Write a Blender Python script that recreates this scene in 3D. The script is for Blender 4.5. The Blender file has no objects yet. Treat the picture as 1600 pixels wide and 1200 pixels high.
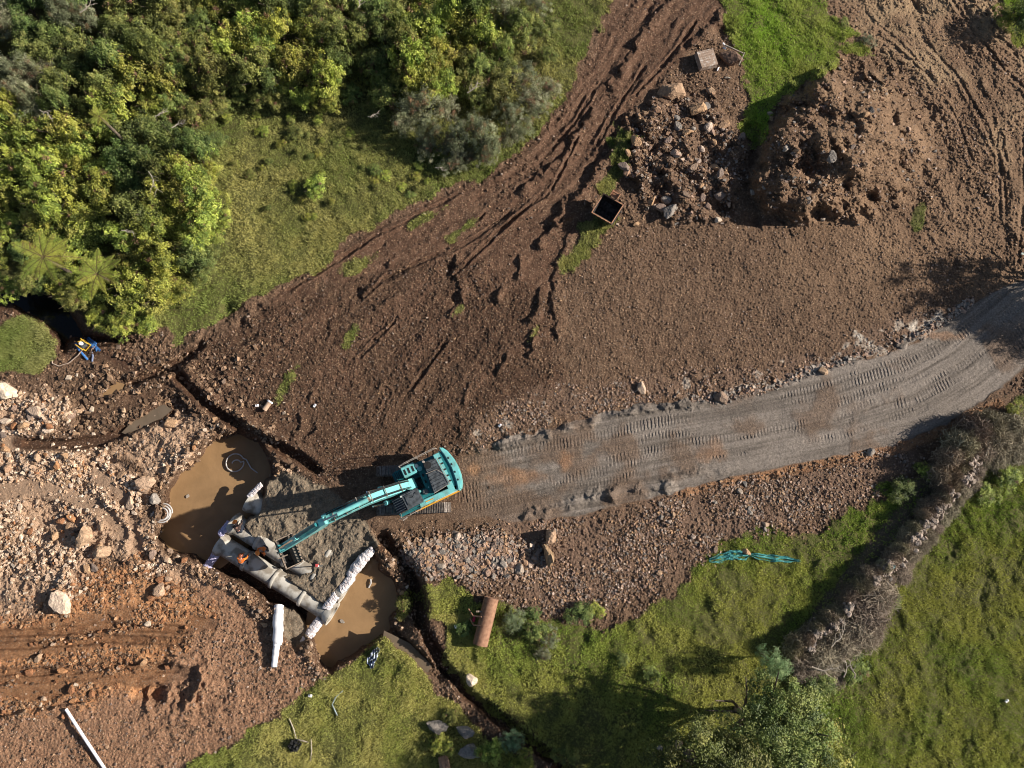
import bpy, bmesh, math, random
import numpy as np
from mathutils import Vector, Matrix, Euler
R = math.radians
PI = math.pi
scene = bpy.context.scene
COL = scene.collection

# ---------------------------------------------------------------- camera
CAM_H, CAM_F, TILT = 44.4, 1100.0, R(12.0)
cd = bpy.data.cameras.new('camera')
cam = bpy.data.objects.new('camera', cd)
COL.objects.link(cam)
cam.location = (0, 0, CAM_H)
cam.rotation_euler = (TILT, 0, 0)
cd.sensor_fit = 'HORIZONTAL'
cd.sensor_width = 36.0
cd.lens = 36.0 * CAM_F / 1600.0
cd.clip_start = 0.5
cd.clip_end = 1500
scene.camera = cam
scene.render.resolution_x = 1024
scene.render.resolution_y = 768

# ---------------------------------------------------------------- light
SUN_EL, SUN_AZ = R(26.5), R(90.0)      # azimuth from +Y clockwise: sun stands due +X
SUN_DY = 0.055
w = bpy.data.worlds.new('World')
scene.world = w
w.use_nodes = True
nt = w.node_tree
bg = nt.nodes['Background']
sky = nt.nodes.new('ShaderNodeTexSky')
sky.sky_type = 'NISHITA'
sky.sun_disc = False
sky.sun_elevation = SUN_EL
sky.sun_rotation = SUN_AZ
nt.links.new(sky.outputs[0], bg.inputs['Color'])
bg.inputs['Strength'].default_value = 0.05
sd = bpy.data.lights.new('sun', 'SUN')
sd.energy = 5.0
sd.angle = R(0.5)
sd.color = (1.0, 0.93, 0.82)
sun = bpy.data.objects.new('sun', sd)
COL.objects.link(sun)
sun_dir = Vector((math.cos(SUN_EL), SUN_DY, math.sin(SUN_EL))).normalized()   # towards the sun
sun.rotation_euler = sun_dir.to_track_quat('Z', 'Y').to_euler()
sun.location = (30, 0, 40)
scene.view_settings.view_transform = 'Standard'
scene.view_settings.look = 'None'
scene.view_settings.exposure = 0.68
scene.view_settings.gamma = 1.0
scene.cycles.filter_width = 1.0
scene.cycles.max_bounces = 4
scene.cycles.diffuse_bounces = 2
scene.view_settings.use_curve_mapping = False

# ---------------------------------------------------------------- photo-survey helper
CT, ST = math.cos(TILT), math.sin(TILT)
def PW(u, v, z):
    """ground survey: where a point of the aerial survey at height z lies in the world"""
    a = (np.asarray(u, dtype=np.float64) - 800.0) / CAM_F
    b = (600.0 - np.asarray(v, dtype=np.float64)) / CAM_F
    dx, dy, dz = a, ST + b * CT, -CT + b * ST
    s = (z - CAM_H) / dz
    return dx * s, dy * s
def P(u, v, z=0.0):
    x, y = PW(u, v, z)
    return Vector((float(x), float(y), z))

# ---------------------------------------------------------------- noise
_T = np.random.RandomState(11).rand(512, 512).astype(np.float32)
def vn(x, y, s=0):
    x = x + 17.31 * s + 1000.0; y = y + 9.77 * s + 1000.0
    xi = np.floor(x).astype(np.int32); yi = np.floor(y).astype(np.int32)
    fx = (x - xi).astype(np.float32); fy = (y - yi).astype(np.float32)
    fx = fx * fx * (3 - 2 * fx); fy = fy * fy * (3 - 2 * fy)
    x0 = xi & 511; x1 = (xi + 1) & 511; y0 = yi & 511; y1 = (yi + 1) & 511
    a = _T[y0, x0]; b = _T[y0, x1]; c = _T[y1, x0]; d = _T[y1, x1]
    return ((a + (b - a) * fx) * (1 - fy) + (c + (d - c) * fx) * fy) * 2 - 1
def fbm(x, y, size, octv=4, s=0, gain=0.5):
    t = 0; amp = 1.0; tot = 0; f = 1.0 / size
    for o in range(octv):
        c, sn = math.cos(0.7 * o + s), math.sin(0.7 * o + s)
        t = t + amp * vn((x * c - y * sn) * f, (x * sn + y * c) * f, s * 3 + o * 5)
        tot += amp; amp *= gain; f *= 2.03
    return t / tot * 1.5
_J = np.random.RandomState(5).rand(256, 256, 3).astype(np.float32)
def cells(x, y, size, s=0):
    """cellular lumps: returns F1 distance (0..~1) and a random value of the nearest cell"""
    x = x / size + 500 + 31.7 * s; y = y / size + 500 + 12.9 * s
    xi = np.floor(x).astype(np.int32); yi = np.floor(y).astype(np.int32)
    best = np.full(x.shape, 9.0, np.float32); rid = np.zeros(x.shape, np.float32)
    for dy in (-1, 0, 1):
        for dx in (-1, 0, 1):
            j = _J[(yi + dy) & 255, (xi + dx) & 255]
            ex = (xi + dx + j[..., 0] - x).astype(np.float32); ey = (yi + dy + j[..., 1] - y).astype(np.float32)
            d = ex * ex + ey * ey
            m = d < best
            best = np.where(m, d, best); rid = np.where(m, j[..., 2], rid)
    return np.sqrt(best), rid
def sstep(a, b, x):
    t = np.clip((x - a) / (b - a), 0, 1)
    return t * t * (3 - 2 * t)

# ---------------------------------------------------------------- materials
MATS = {}
def new_mat(name):
    m = bpy.data.materials.new(name); m.use_nodes = True
    MATS[name] = m
    return m, m.node_tree.nodes, m.node_tree.links, m.node_tree.nodes['Principled BSDF']
def simple(name, col, rough=0.6, metal=0.0, var=0.15, scale=6.0, bump=0.0, bscale=30.0, col2=None, lo=0.35, hi=0.65, spec=0.4, detail=5):
    m, N, L, b = new_mat(name)
    tc = N.new('ShaderNodeTexCoord'); nz = N.new('ShaderNodeTexNoise')
    nz.inputs['Scale'].default_value = scale; nz.inputs['Detail'].default_value = detail
    L.new(tc.outputs['Object'], nz.inputs['Vector'])
    mr = N.new('ShaderNodeMapRange'); mr.inputs['From Min'].default_value = lo; mr.inputs['From Max'].default_value = hi
    L.new(nz.outputs['Fac'], mr.inputs['Value'])
    mx = N.new('ShaderNodeMix'); mx.data_type = 'RGBA'
    c2 = col2 or tuple(c * (1 - var * 2) for c in col)
    c1 = col if col2 else tuple(min(1, c * (1 + var)) for c in col)
    mx.inputs['A'].default_value = (*c1, 1); mx.inputs['B'].default_value = (*c2, 1)
    L.new(mr.outputs['Result'], mx.inputs['Factor']); L.new(mx.outputs['Result'], b.inputs['Base Color'])
    b.inputs['Roughness'].default_value = rough; b.inputs['Metallic'].default_value = metal
    b.inputs['Specular IOR Level'].default_value = spec
    if bump:
        n2 = N.new('ShaderNodeTexNoise'); n2.inputs['Scale'].default_value = bscale; n2.inputs['Detail'].default_value = 6
        L.new(tc.outputs['Object'], n2.inputs['Vector'])
        bp = N.new('ShaderNodeBump'); bp.inputs['Strength'].default_value = 1.0; bp.inputs['Distance'].default_value = bump
        L.new(n2.outputs['Fac'], bp.inputs['Height']); L.new(bp.outputs['Normal'], b.inputs['Normal'])
    return m
def attr_mat(name, attr, rough=0.85, bump=0.0, bscale=20.0, transl=0.0, mul_rand=0.0, fine=0.0, fscale=40.0, spec=0.25):
    """base colour from a per-face colour attribute (kind of stone, age of leaf), broken up with noise"""
    m, N, L, b = new_mat(name)
    at = N.new('ShaderNodeAttribute'); at.attribute_name = attr
    cur = at.outputs['Color']
    tc = N.new('ShaderNodeTexCoord')
    if fine:
        nz = N.new('ShaderNodeTexNoise'); nz.inputs['Scale'].default_value = fscale; nz.inputs['Detail'].default_value = 6
        L.new(tc.outputs['Object'], nz.inputs['Vector'])
        mr = N.new('ShaderNodeMapRange'); mr.inputs['To Min'].default_value = 1 - fine; mr.inputs['To Max'].default_value = 1 + fine
        mr.inputs['From Min'].default_value = .3; mr.inputs['From Max'].default_value = .7
        L.new(nz.outputs['Fac'], mr.inputs['Value'])
        vm = N.new('ShaderNodeVectorMath'); vm.operation = 'SCALE'
        L.new(cur, vm.inputs[0]); L.new(mr.outputs['Result'], vm.inputs['Scale']); cur = vm.outputs['Vector']
    if mul_rand:
        oi = N.new('ShaderNodeObjectInfo')
        hs = N.new('ShaderNodeHueSaturation')
        m1 = N.new('ShaderNodeMapRange'); m1.inputs['To Min'].default_value = .5 - .03; m1.inputs['To Max'].default_value = .5 + .025
        L.new(oi.outputs['Random'], m1.inputs['Value']); L.new(m1.outputs['Result'], hs.inputs['Hue'])
        ma = N.new('ShaderNodeMath'); ma.operation = 'MULTIPLY'; ma.inputs[1].default_value = 7.13
        mf = N.new('ShaderNodeMath'); mf.operation = 'FRACT'
        L.new(oi.outputs['Random'], ma.inputs[0]); L.new(ma.outputs[0], mf.inputs[0])
        m2 = N.new('ShaderNodeMapRange'); m2.inputs['To Min'].default_value = 1 - mul_rand; m2.inputs['To Max'].default_value = 1 + mul_rand
        L.new(mf.outputs[0], m2.inputs['Value']); L.new(m2.outputs['Result'], hs.inputs['Value'])
        L.new(cur, hs.inputs['Color']); cur = hs.outputs['Color']
    L.new(cur, b.inputs['Base Color'])
    b.inputs['Roughness'].default_value = rough
    b.inputs['Specular IOR Level'].default_value = spec
    if bump:
        n2 = N.new('ShaderNodeTexNoise'); n2.inputs['Scale'].default_value = bscale; n2.inputs['Detail'].default_value = 5
        L.new(tc.outputs['Object'], n2.inputs['Vector'])
        bp = N.new('ShaderNodeBump'); bp.inputs['Distance'].default_value = bump
        L.new(n2.outputs['Fac'], bp.inputs['Height']); L.new(bp.outputs['Normal'], b.inputs['Normal'])
    if transl:
        tr = N.new('ShaderNodeBsdfTranslucent'); L.new(cur, tr.inputs['Color'])
        ms = N.new('ShaderNodeMixShader'); ms.inputs[0].default_value = transl
        out = [n for n in N if n.type == 'OUTPUT_MATERIAL'][0]
        L.new(b.outputs[0], ms.inputs[1]); L.new(tr.outputs[0], ms.inputs[2]); L.new(ms.outputs[0], out.inputs['Surface'])
    return m

# ---------------------------------------------------------------- object helpers
def tag(o, label=None, cat=None, group=None, kind=None):
    if label: o['label'] = label
    if cat: o['category'] = cat
    if group: o['group'] = group
    if kind: o['kind'] = kind
    return o
def empty(name, loc=(0, 0, 0), rot=(0, 0, 0), parent=None):
    o = bpy.data.objects.new(name, None); COL.objects.link(o)
    o.location = loc; o.rotation_euler = rot; o.empty_display_size = 0.2
    if parent: o.parent = parent
    return o
def np_mesh(name, V, F, mat=None, smooth=False, colors=None, cname='Col', domain='FACE'):
    """V (n,3) array; F (m,k) int array, k = 3 or 4"""
    V = np.asarray(V, np.float32); F = np.asarray(F, np.int32)
    k = F.shape[1]
    me = bpy.data.meshes.new(name)
    me.vertices.add(len(V)); me.vertices.foreach_set('co', V.ravel())
    me.loops.add(F.size); me.loops.foreach_set('vertex_index', F.ravel())
    me.polygons.add(len(F))
    me.polygons.foreach_set('loop_start', np.arange(0, F.size, k, dtype=np.int32))
    me.polygons.foreach_set('loop_total', np.full(len(F), k, np.int32))
    me.update(calc_edges=True)
    me.polygons.foreach_set('use_smooth', np.full(len(F), smooth, bool))
    if colors is not None:
        a = me.color_attributes.new(cname, 'FLOAT_COLOR', 'POINT')
        c = np.ones((len(V), 4), np.float32); c[:, :3] = colors
        a.data.foreach_set('color', c.ravel())
    if mat: me.materials.append(mat)
    return me
def link(name, me, parent=None, loc=None, rot=None, scale=None):
    o = bpy.data.objects.new(name, me); COL.objects.link(o)
    if parent: o.parent = parent
    if loc is not None: o.location = loc
    if rot is not None: o.rotation_euler = rot
    if scale is not None: o.scale = scale
    return o

class MB:
    """collects boxes, bars, tubes and prisms for ONE mesh"""
    def __init__(s, M=None):
        s.v = []; s.f = []; s.M = M or Matrix.Identity(4)
    def add(s, vs, fs, M=None):
        T = s.M @ M if M is not None else s.M
        n = len(s.v)
        s.v += [T @ Vector(v) for v in vs]
        s.f += [tuple(i + n for i in f) for f in fs]
        return s
    def box(s, c, d, rot=None, taper=1.0):
        x, y, z = d[0] / 2, d[1] / 2, d[2] / 2; t = taper
        vs = [(-x, -y, -z), (x, -y, -z), (x, y, -z), (-x, y, -z), (-x * t, -y * t, z), (x * t, -y * t, z), (x * t, y * t, z), (-x * t, y * t, z)]
        M = Matrix.Translation(c)
        if rot: M = M @ Euler(rot).to_matrix().to_4x4()
        return s.add(vs, [(0, 3, 2, 1), (4, 5, 6, 7), (0, 1, 5, 4), (1, 2, 6, 5), (2, 3, 7, 6), (3, 0, 4, 7)], M)
    def cyl(s, p0, p1, r0, r1=None, n=12, cap=True):
        r1 = r0 if r1 is None else r1
        p0, p1 = Vector(p0), Vector(p1); d = (p1 - p0)
        q = d.to_track_quat('Z', 'Y').to_matrix()
        vs = []
        for p, r in ((p0, r0), (p1, r1)):
            for i in range(n):
                a = 2 * PI * i / n
                vs.append(p + q @ Vector((r * math.cos(a), r * math.sin(a), 0)))
        fs = [(i, (i + 1) % n, n + (i + 1) % n, n + i) for i in range(n)]
        if cap: fs += [tuple(range(n - 1, -1, -1)), tuple(range(n, 2 * n))]
        return s.add(vs, fs)
    def tube(s, pts, r, n=8, flat=1.0, closed=False):
        pts = [Vector(p) for p in pts]; m = len(pts)
        rr = r if hasattr(r, '__len__') else [r] * m
        vs = []; up = Vector((0, 0, 1))
        for i, p in enumerate(pts):
            t = (pts[min(i + 1, m - 1)] - pts[max(i - 1, 0)])
            if t.length < 1e-6: t = Vector((1, 0, 0))
            t.normalize()
            sx = t.cross(up)
            if sx.length < .05: sx = t.cross(Vector((1, 0, 0)))
            sx.normalize(); sy = sx.cross(t).normalized()
            for k in range(n):
                a = 2 * PI * k / n
                vs.append(p + (sx * math.cos(a) + sy * math.sin(a) * flat) * rr[i])
        fs = [(i * n + k, i * n + (k + 1) % n, (i + 1) * n + (k + 1) % n, (i + 1) * n + k) for i in range(m - 1) for k in range(n)]
        fs += [tuple(range(n - 1, -1, -1)), tuple(range((m - 1) * n, m * n))]
        return s.add(vs, fs)
    def prism(s, prof, y0, y1, plane='xz'):
        n = len(prof)
        if plane == 'xz': vs = [(a, y0, b) for a, b in prof] + [(a, y1, b) for a, b in prof]
        else: vs = [(a, b, y0) for a, b in prof] + [(a, b, y1) for a, b in prof]
        fs = [(i, (i + 1) % n, n + (i + 1) % n, n + i) for i in range(n)] + [tuple(range(n - 1, -1, -1)), tuple(range(n, 2 * n))]
        return s.add(vs, fs)
    def build(s, name, mat, parent=None, smooth=False, bevel=0.0, fixn=True):
        me = bpy.data.meshes.new(name)
        me.from_pydata([tuple(v) for v in s.v], [], s.f)
        if fixn:
            bm = bmesh.new(); bm.from_mesh(me)
            bmesh.ops.recalc_face_normals(bm, faces=bm.faces)
            if bevel:
                es = [e for e in bm.edges if len(e.link_faces) == 2 and e.calc_face_angle(0) > 0.6]
                bmesh.ops.bevel(bm, geom=es, offset=bevel, segments=2, affect='EDGES', clamp_overlap=True)
            bm.to_mesh(me); bm.free()
        if smooth:
            me.polygons.foreach_set('use_smooth', [True] * len(me.polygons))
            try: me.set_sharp_from_angle(angle=R(40))
            except Exception: pass
        me.materials.append(mat)
        o = bpy.data.objects.new(name, me); COL.objects.link(o)
        if parent: o.parent = parent
        return o
def copy_tree(o, parent=None):
    c = o.copy(); COL.objects.link(c)
    if parent: c.parent = parent
    for ch in list(o.children): copy_tree(ch, c)
    return c
# ================================================================ TERRAIN
STEP = 1.25
def axis(lo, hi, far_lo, far_hi):
    a = list(np.arange(lo, hi + .01, STEP))
    d, x, left = STEP, lo, []
    while x > far_lo: d *= 1.09; x -= d; left.append(x)
    d, x, right = STEP, hi, []
    while x < far_hi: d *= 1.09; x += d; right.append(x)
    return np.array(left[::-1] + a + right)
UA = axis(-50, 1650, -2600, 4200)
VA = axis(-50, 1250, -1700, 2600)
U, V_ = np.meshgrid(UA, VA)
NV, NU = U.shape
WX, WY = PW(U, V_, 0.0)
WX = WX.astype(np.float32); WY = WY.astype(np.float32)

# coarse lattice for signed distances, bilinear to the fine grid
CU = np.concatenate([[-2600, -1200, -500, -200], np.arange(-60, 1661, 4), [1800, 2200, 3000, 4300]]).astype(np.float64)
CV = np.concatenate([[-1800, -800, -300, -150], np.arange(-60, 1261, 4), [1400, 1700, 2100, 2700]]).astype(np.float64)
CUg, CVg = np.meshgrid(CU, CV)
def _ix(A, C):
    i = np.clip(np.searchsorted(C, A) - 1, 0, len(C) - 2)
    return i, (A - C[i]) / (C[i + 1] - C[i])
IU, FU = _ix(UA, CU); IV, FV = _ix(VA, CV)
FUa = FU[None, :].astype(np.float32); FVa = FV[:, None].astype(np.float32)
def up(c):
    c = c.astype(np.float32)
    a = c[IV][:, IU]; b = c[IV][:, IU + 1]; d = c[IV + 1][:, IU]; e = c[IV + 1][:, IU + 1]
    return (a * (1 - FUa) + b * FUa) * (1 - FVa) + (d * (1 - FUa) + e * FUa) * FVa
def seg_d(px, py, a, b):
    ax, ay = a; bx, by = b; dx, dy = bx - ax, by - ay
    L2 = dx * dx + dy * dy + 1e-9
    t = np.clip(((px - ax) * dx + (py - ay) * dy) / L2, 0, 1)
    return np.hypot(px - ax - t * dx, py - ay - t * dy), t
def sdf(poly):
    """signed distance (survey px, negative inside)"""
    d = np.full(CUg.shape, 1e9); ins = np.zeros(CUg.shape, bool)
    n = len(poly)
    for i in range(n):
        a, b = poly[i], poly[(i + 1) % n]
        d = np.minimum(d, seg_d(CUg, CVg, a, b)[0])
        if a[1] != b[1]:
            c = ((a[1] > CVg) != (b[1] > CVg)) & (CUg < (b[0] - a[0]) * (CVg - a[1]) / (b[1] - a[1]) + a[0])
            ins ^= c
    return up(np.where(ins, -d, d))
def inpoly(px, py, poly):
    r = False
    for i in range(len(poly)):
        a, b = poly[i], poly[(i + 1) % len(poly)]
        if (a[1] > py) != (b[1] > py) and px < (b[0] - a[0]) * (py - a[1]) / (b[1] - a[1]) + a[0]: r = not r
    return r
# edge wobble noises shared by all regions
WOB = fbm(WX, WY, 1.6, 5, 3) * 12
WOB2 = fbm(WX, WY, 0.7, 4, 9) * 9
def region(poly, soft=3.0, wob=1.0, sd=None):
    s = sdf(poly) if sd is None else sd
    return 1 - sstep(-soft, soft, s + wob * (WOB + WOB2))
def window(pts, r):
    xs = [p[0] for p in pts]; ys = [p[1] for p in pts]
    u0, u1 = np.searchsorted(UA, [min(xs) - r, max(xs) + r]); v0, v1 = np.searchsorted(VA, [min(ys) - r, max(ys) + r])
    return slice(v0, v1), slice(u0, u1)
def polyl(pts, r):
    """window slices, distance, signed side, arc length (px)"""
    sl = window(pts, r); px, py = U[sl], V_[sl]
    D = np.full(px.shape, 1e9); S = np.zeros(px.shape); A = np.zeros(px.shape); L = 0
    for a, b in zip(pts[:-1], pts[1:]):
        d, t = seg_d(px, py, a, b); l = math.hypot(b[0] - a[0], b[1] - a[1])
        side = np.sign((b[0] - a[0]) * (py - a[1]) - (b[1] - a[1]) * (px - a[0]))
        m = d < D
        D = np.where(m, d, D); S = np.where(m, side, S); A = np.where(m, L + t * l, A); L += l
    return sl, D, S, A, L

# ---- digitised outlines (survey px)
G1 = [(-2600, -1800), (1000, -1800), (958, -60), (952, 0), (940, 40), (905, 110), (872, 170), (850, 195), (815, 235), (745, 278), (650, 318), (590, 350), (530, 385), (490, 425), (430, 453), (385, 470), (360, 490), (335, 510), (300, 520), (275, 535), (262, 500), (225, 515), (190, 530), (130, 525), (100, 480), (0, 455), (-2600, 420)]
G2 = [(-60, 510), (0, 505), (30, 498), (62, 508), (88, 538), (78, 570), (66, 592), (30, 583), (-60, 590)]
G3 = [(1135, -1800), (1132, 0), (1140, 60), (1150, 90), (1165, 130), (1160, 200), (1178, 243), (1195, 215), (1215, 160), (1250, 130), (1305, 100), (1312, 75), (1335, 52), (1300, 22), (1262, -30), (1240, -1800)]
G4 = [(1552, -1800), (1556, -30), (1572, 25), (1592, 66), (1700, 90), (4300, 200), (4300, -1800)]
G5 = [(668, 893), (705, 893), (745, 937), (782, 935), (805, 958), (840, 965), (880, 972), (950, 985), (1010, 955), (1065, 915), (1105, 880), (1125, 845), (1180, 832), (1250, 830), (1335, 800), (1375, 775), (1440, 740), (1482, 700), (1560, 662), (1575, 625), (1700, 560), (4300, 300), (4300, 2700), (1100, 2700), (880, 1202), (800, 1142), (740, 1085), (700, 1035), (682, 980), (668, 930)]
G6 = [(295, 1200), (335, 1172), (400, 1138), (440, 1108), (480, 1082), (520, 1052), (560, 1030), (588, 990), (612, 1000), (640, 1030), (680, 1070), (712, 1100), (750, 1140), (850, 1210), (900, 2700), (100, 2700)]
G7 = [(628, 918), (640, 925), (640, 960), (628, 968), (620, 945)]
G8 = [(925, 330), (962, 338), (942, 370), (905, 405), (880, 435), (875, 415), (898, 372), (912, 345)]
G9 = [(968, 200), (985, 215), (977, 262), (957, 300), (940, 295), (958, 240)]
ROAD = [(722, 712), (790, 696), (850, 676), (900, 660), (960, 646), (1060, 628), (1105, 626), (1130, 628), (1200, 610), (1280, 580), (1360, 560), (1440, 532), (1490, 494), (1560, 450), (1640, 422), (4300, 0), (4300, 250), (1700, 500), (1640, 545), (1560, 610), (1480, 662), (1400, 692), (1300, 715), (1200, 735), (1145, 745), (1050, 768), (980, 786), (900, 806), (815, 815), (760, 808), (700, 815), (600, 812), (585, 790), (600, 735), (690, 722)]
SANDF = [(412, 748), (440, 736), (480, 748), (520, 768), (572, 812), (590, 850), (578, 868), (556, 893), (528, 925), (508, 950), (472, 928), (442, 908), (420, 880), (395, 848), (372, 822), (400, 800), (408, 775)]
SAND2 = [(435, 945), (455, 950), (475, 985), (478, 1000), (462, 1015), (448, 1002), (438, 985)]
PALE = [(-2600, 600), (0, 603), (25, 605), (90, 622), (115, 645), (95, 668), (30, 684), (100, 692), (160, 700), (215, 735), (235, 760), (240, 800), (255, 850), (295, 885), (335, 893), (310, 910), (250, 905), (200, 882), (150, 872), (120, 920), (60, 965), (-2600, 950)]
PALE2 = [(180, 705), (205, 675), (270, 645), (312, 650), (332, 680), (318, 712), (285, 740), (265, 765), (240, 745)]
ORANGE = [(-2600, 960), (60, 962), (120, 920), (160, 880), (230, 870), (262, 900), (330, 960), (300, 985), (240, 1065), (120, 1108), (0, 1118), (-2600, 1130)]
REDB = [(-2600, 940), (60, 950), (250, 880), (340, 890), (400, 930), (440, 1000), (500, 1040), (520, 1060), (340, 1180), (250, 2700), (-2600, 2700)]
GRAV1 = [(640, 862), (700, 832), (760, 822), (850, 812), (900, 812), (1000, 788), (1100, 765), (1200, 748), (1300, 728), (1420, 700), (1430, 735), (1335, 785), (1250, 820), (1180, 828), (1100, 872), (1050, 912), (990, 940), (930, 950), (850, 962), (800, 942), (740, 925), (690, 892), (650, 886)]
GRAV2 = [(735, 665), (790, 625), (870, 612), (950, 600), (1020, 588), (1100, 590), (1200, 572), (1300, 545), (1400, 505), (1450, 480), (1495, 500), (1440, 528), (1360, 558), (1280, 580), (1200, 608), (1110, 632), (1090, 622), (960, 640), (900, 654), (850, 665), (790, 692), (740, 705)]
DARKS = [(285, 560), (340, 520), (440, 462), (560, 420), (700, 362), (870, 350), (868, 640), (745, 650), (725, 705), (500, 745), (440, 695), (330, 635)]
TRACK = [(955, -1800), (952, 0), (938, 45), (903, 112), (870, 172), (848, 197), (815, 236), (745, 280), (650, 320), (590, 352), (530, 387), (490, 427), (430, 455), (400, 480), (460, 470), (560, 425), (700, 400), (790, 420), (860, 480), (872, 440), (900, 370), (960, 230), (985, 180), (1050, 110), (1120, 40), (1128, 0), (1135, -1800)]
MOUND = [(1165, 245), (1188, 195), (1220, 150), (1285, 110), (1365, 115), (1430, 150), (1465, 200), (1470, 260), (1410, 310), (1340, 338), (1250, 348), (1190, 335), (1165, 300)]
HEAP = [(985, 200), (1000, 170), (1040, 150), (1110, 165), (1150, 200), (1172, 240), (1165, 300), (1120, 340), (1060, 350), (1015, 330), (982, 275)]
PIT = [(330, 688), (372, 672), (405, 690), (422, 715), (430, 742), (450, 778), (520, 802), (562, 842), (590, 880), (618, 905), (620, 945), (600, 975), (608, 985), (560, 1018), (515, 1048), (500, 1035), (488, 1000), (478, 985), (440, 948), (415, 945), (402, 922), (352, 897), (322, 882), (298, 868), (262, 862), (248, 840), (262, 800), (262, 765), (292, 728)]
POOL1 = [(335, 697), (368, 692), (392, 700), (404, 722), (402, 745), (398, 765), (388, 790), (350, 840), (325, 878), (300, 868), (255, 862), (245, 838), (262, 805), (264, 768), (294, 730)]
POOL2 = [(570, 892), (600, 900), (612, 935), (610, 962), (622, 990), (590, 990), (550, 1022), (518, 1045), (502, 1030), (494, 1000), (505, 975), (540, 930)]
TRENCH = [(322, 868), (352, 872), (400, 905), (440, 930), (500, 968), (490, 985), (465, 985), (440, 950), (412, 945), (402, 922), (352, 897)]
STREAM = [(-2600, 440), (0, 450), (60, 452), (105, 470), (135, 520), (205, 532), (150, 540), (115, 532), (98, 548), (85, 520), (60, 500), (20, 482), (-2600, 480)]
WALLBAND = [(1235, 1000), (1250, 980), (1330, 880), (1400, 790), (1440, 735), (1500, 670), (1580, 630), (1640, 640), (1600, 700), (1545, 740), (1480, 810), (1400, 905), (1375, 960), (1330, 1030), (1260, 1060), (1225, 1040)]

# ---- material weights
W_ = {}
W_['grass'] = np.zeros_like(WX)
for gp, so, wb in ((G1, 2, .7), (G2, 3, .8), (G3, 3, .8), (G4, 3, .8), (G5, 4, 1.3), (G6, 3, 1.0), (G7, 3, .7), (G8, 3, 1.1), (G9, 3, 1.1)):
    W_['grass'] = np.maximum(W_['grass'], region(gp, so, wb))
for (cx, cy, a, b, th) in ((562, 412, 26, 8, -.4), (720, 360, 28, 7, -.6), (655, 345, 30, 8, -.5), (715, 485, 14, 5, -.6), (545, 530, 26, 9, -1.0), (448, 598, 34, 7, -1.1), (836, 520, 14, 5, -1), (1435, 345, 25, 8, -1.3), (1330, 75, 25, 10, .2)):
    du, dv = U - cx, V_ - cy
    e = np.hypot((du * math.cos(th) + dv * math.sin(th)) / a, (-du * math.sin(th) + dv * math.cos(th)) / b)
    W_['grass'] = np.maximum(W_['grass'], 1 - sstep(.6, 1.25, e + WOB * .05 + WOB2 * .06))
sd_wall = sdf(WALLBAND)
W_['wallband'] = region(None, 5, .6, sd_wall)
sd_road = sdf(ROAD)
roadw = sd_road + .25 * WOB + .3 * WOB2
W_['road'] = (1 - sstep(-2, 2, roadw)) * sstep(690, 790, U + WOB * 2.5)
sd_sand = sdf(SANDF)
W_['sand'] = np.maximum(region(None, 3, .35, sd_sand), region(SAND2, 3, .5))
W_['pale'] = np.maximum(region(PALE, 14, 1.2), region(PALE2, 10, .9))
W_['orange'] = region(ORANGE, 18, 1.5)
W_['redb'] = region(REDB, 20, 1.0)
sd_g1 = sdf(GRAV1); sd_g2 = sdf(GRAV2)
W_['gravel'] = np.maximum(region(None, 14, 1.3, sd_g1), region(None, 12, 1.3, sd_g2) * .8)
W_['dark'] = np.maximum(region(DARKS, 16, .8), 0)
W_['track'] = region(TRACK, 8, .8)
W_['dry'] = sstep(1180, 1480, U + .35 * (600 - V_) * 1.0 + WOB * 6) * sstep(560, 380, V_)
W_['straw'] = sstep(.1, .8, fbm(WX, WY, 3.0, 4, 21) + .4 * sstep(300, 0, V_)) * sstep(1250, 1400, U) * sstep(340, 160, V_)
sd_track = None

# ---- heights
Hh = fbm(WX, WY, 14, 3, 1) * .12 + fbm(WX, WY, 2.6, 4, 2) * .07
F1, RID = cells(WX, WY, .42, 1); F1b, RIDb = cells(WX, WY, .17, 2); F1c, RIDc = cells(WX, WY, .95, 3)
LUMP = np.clip(1 - F1 * 1.4, 0, 1) * RID; LUMPs = np.clip(1 - F1b * 1.3, 0, 1) * RIDb; LUMPb = np.clip(1 - F1c * 1.3, 0, 1) * RIDc
clod = sstep(-.15, .55, fbm(WX, WY, 3.4, 3, 31))
smooth_road = sstep(-2, 8, roadw)
soil = (1 - W_['grass']) * smooth_road
comp0 = region(MOUND, 14, .6) * .35 * sstep(1250, 1380, U)*2 + W_['redb'] * .6 + W_['dark'] * .45; comp = comp0 + sstep(850, 900, U) * sstep(1620, 1450, U + V_ * .2) * sstep(340, 400, V_) + sstep(.0, .5, fbm(WX, WY, 5, 3, 47)) * .7; comp = np.clip(comp, 0, 1) * (1 - .8 * W_['gravel']) * (1 - sstep(690, 720, V_) * (U > 600))
RIDG = (1 - np.abs(fbm(WX, WY, .55, 4, 41))) ** 2; RIDG2 = (1 - np.abs(fbm(WX, WY, 1.6, 4, 42))) ** 2
Hh += soil * (fbm(WX, WY, .9, 4, 4) * .05 + LUMPs * .075 * (1 - .15 * comp) * (1 - .5 * W_['track']) + clod * LUMP * .12 * (1 - .7 * comp) + ((RIDG - .5) * .075 + (RIDG2 - .5) * .09) * (1 - .8 * comp) * (1 - .6 * W_['track']) * (1 - .7 * W_['gravel']))
du_, dv_ = (U - 275) / 62, (V_ - 1075) / 42
Hh += np.exp(-(du_ ** 2 + dv_ ** 2)) * ((RIDG2 - .5) * .75 + fbm(WX, WY, 1.3, 4, 43) * .3)
Hh += W_['pale'] * (fbm(WX, WY, 3.6, 3, 44) * .45 + (RIDG - .5) * .10)
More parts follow.
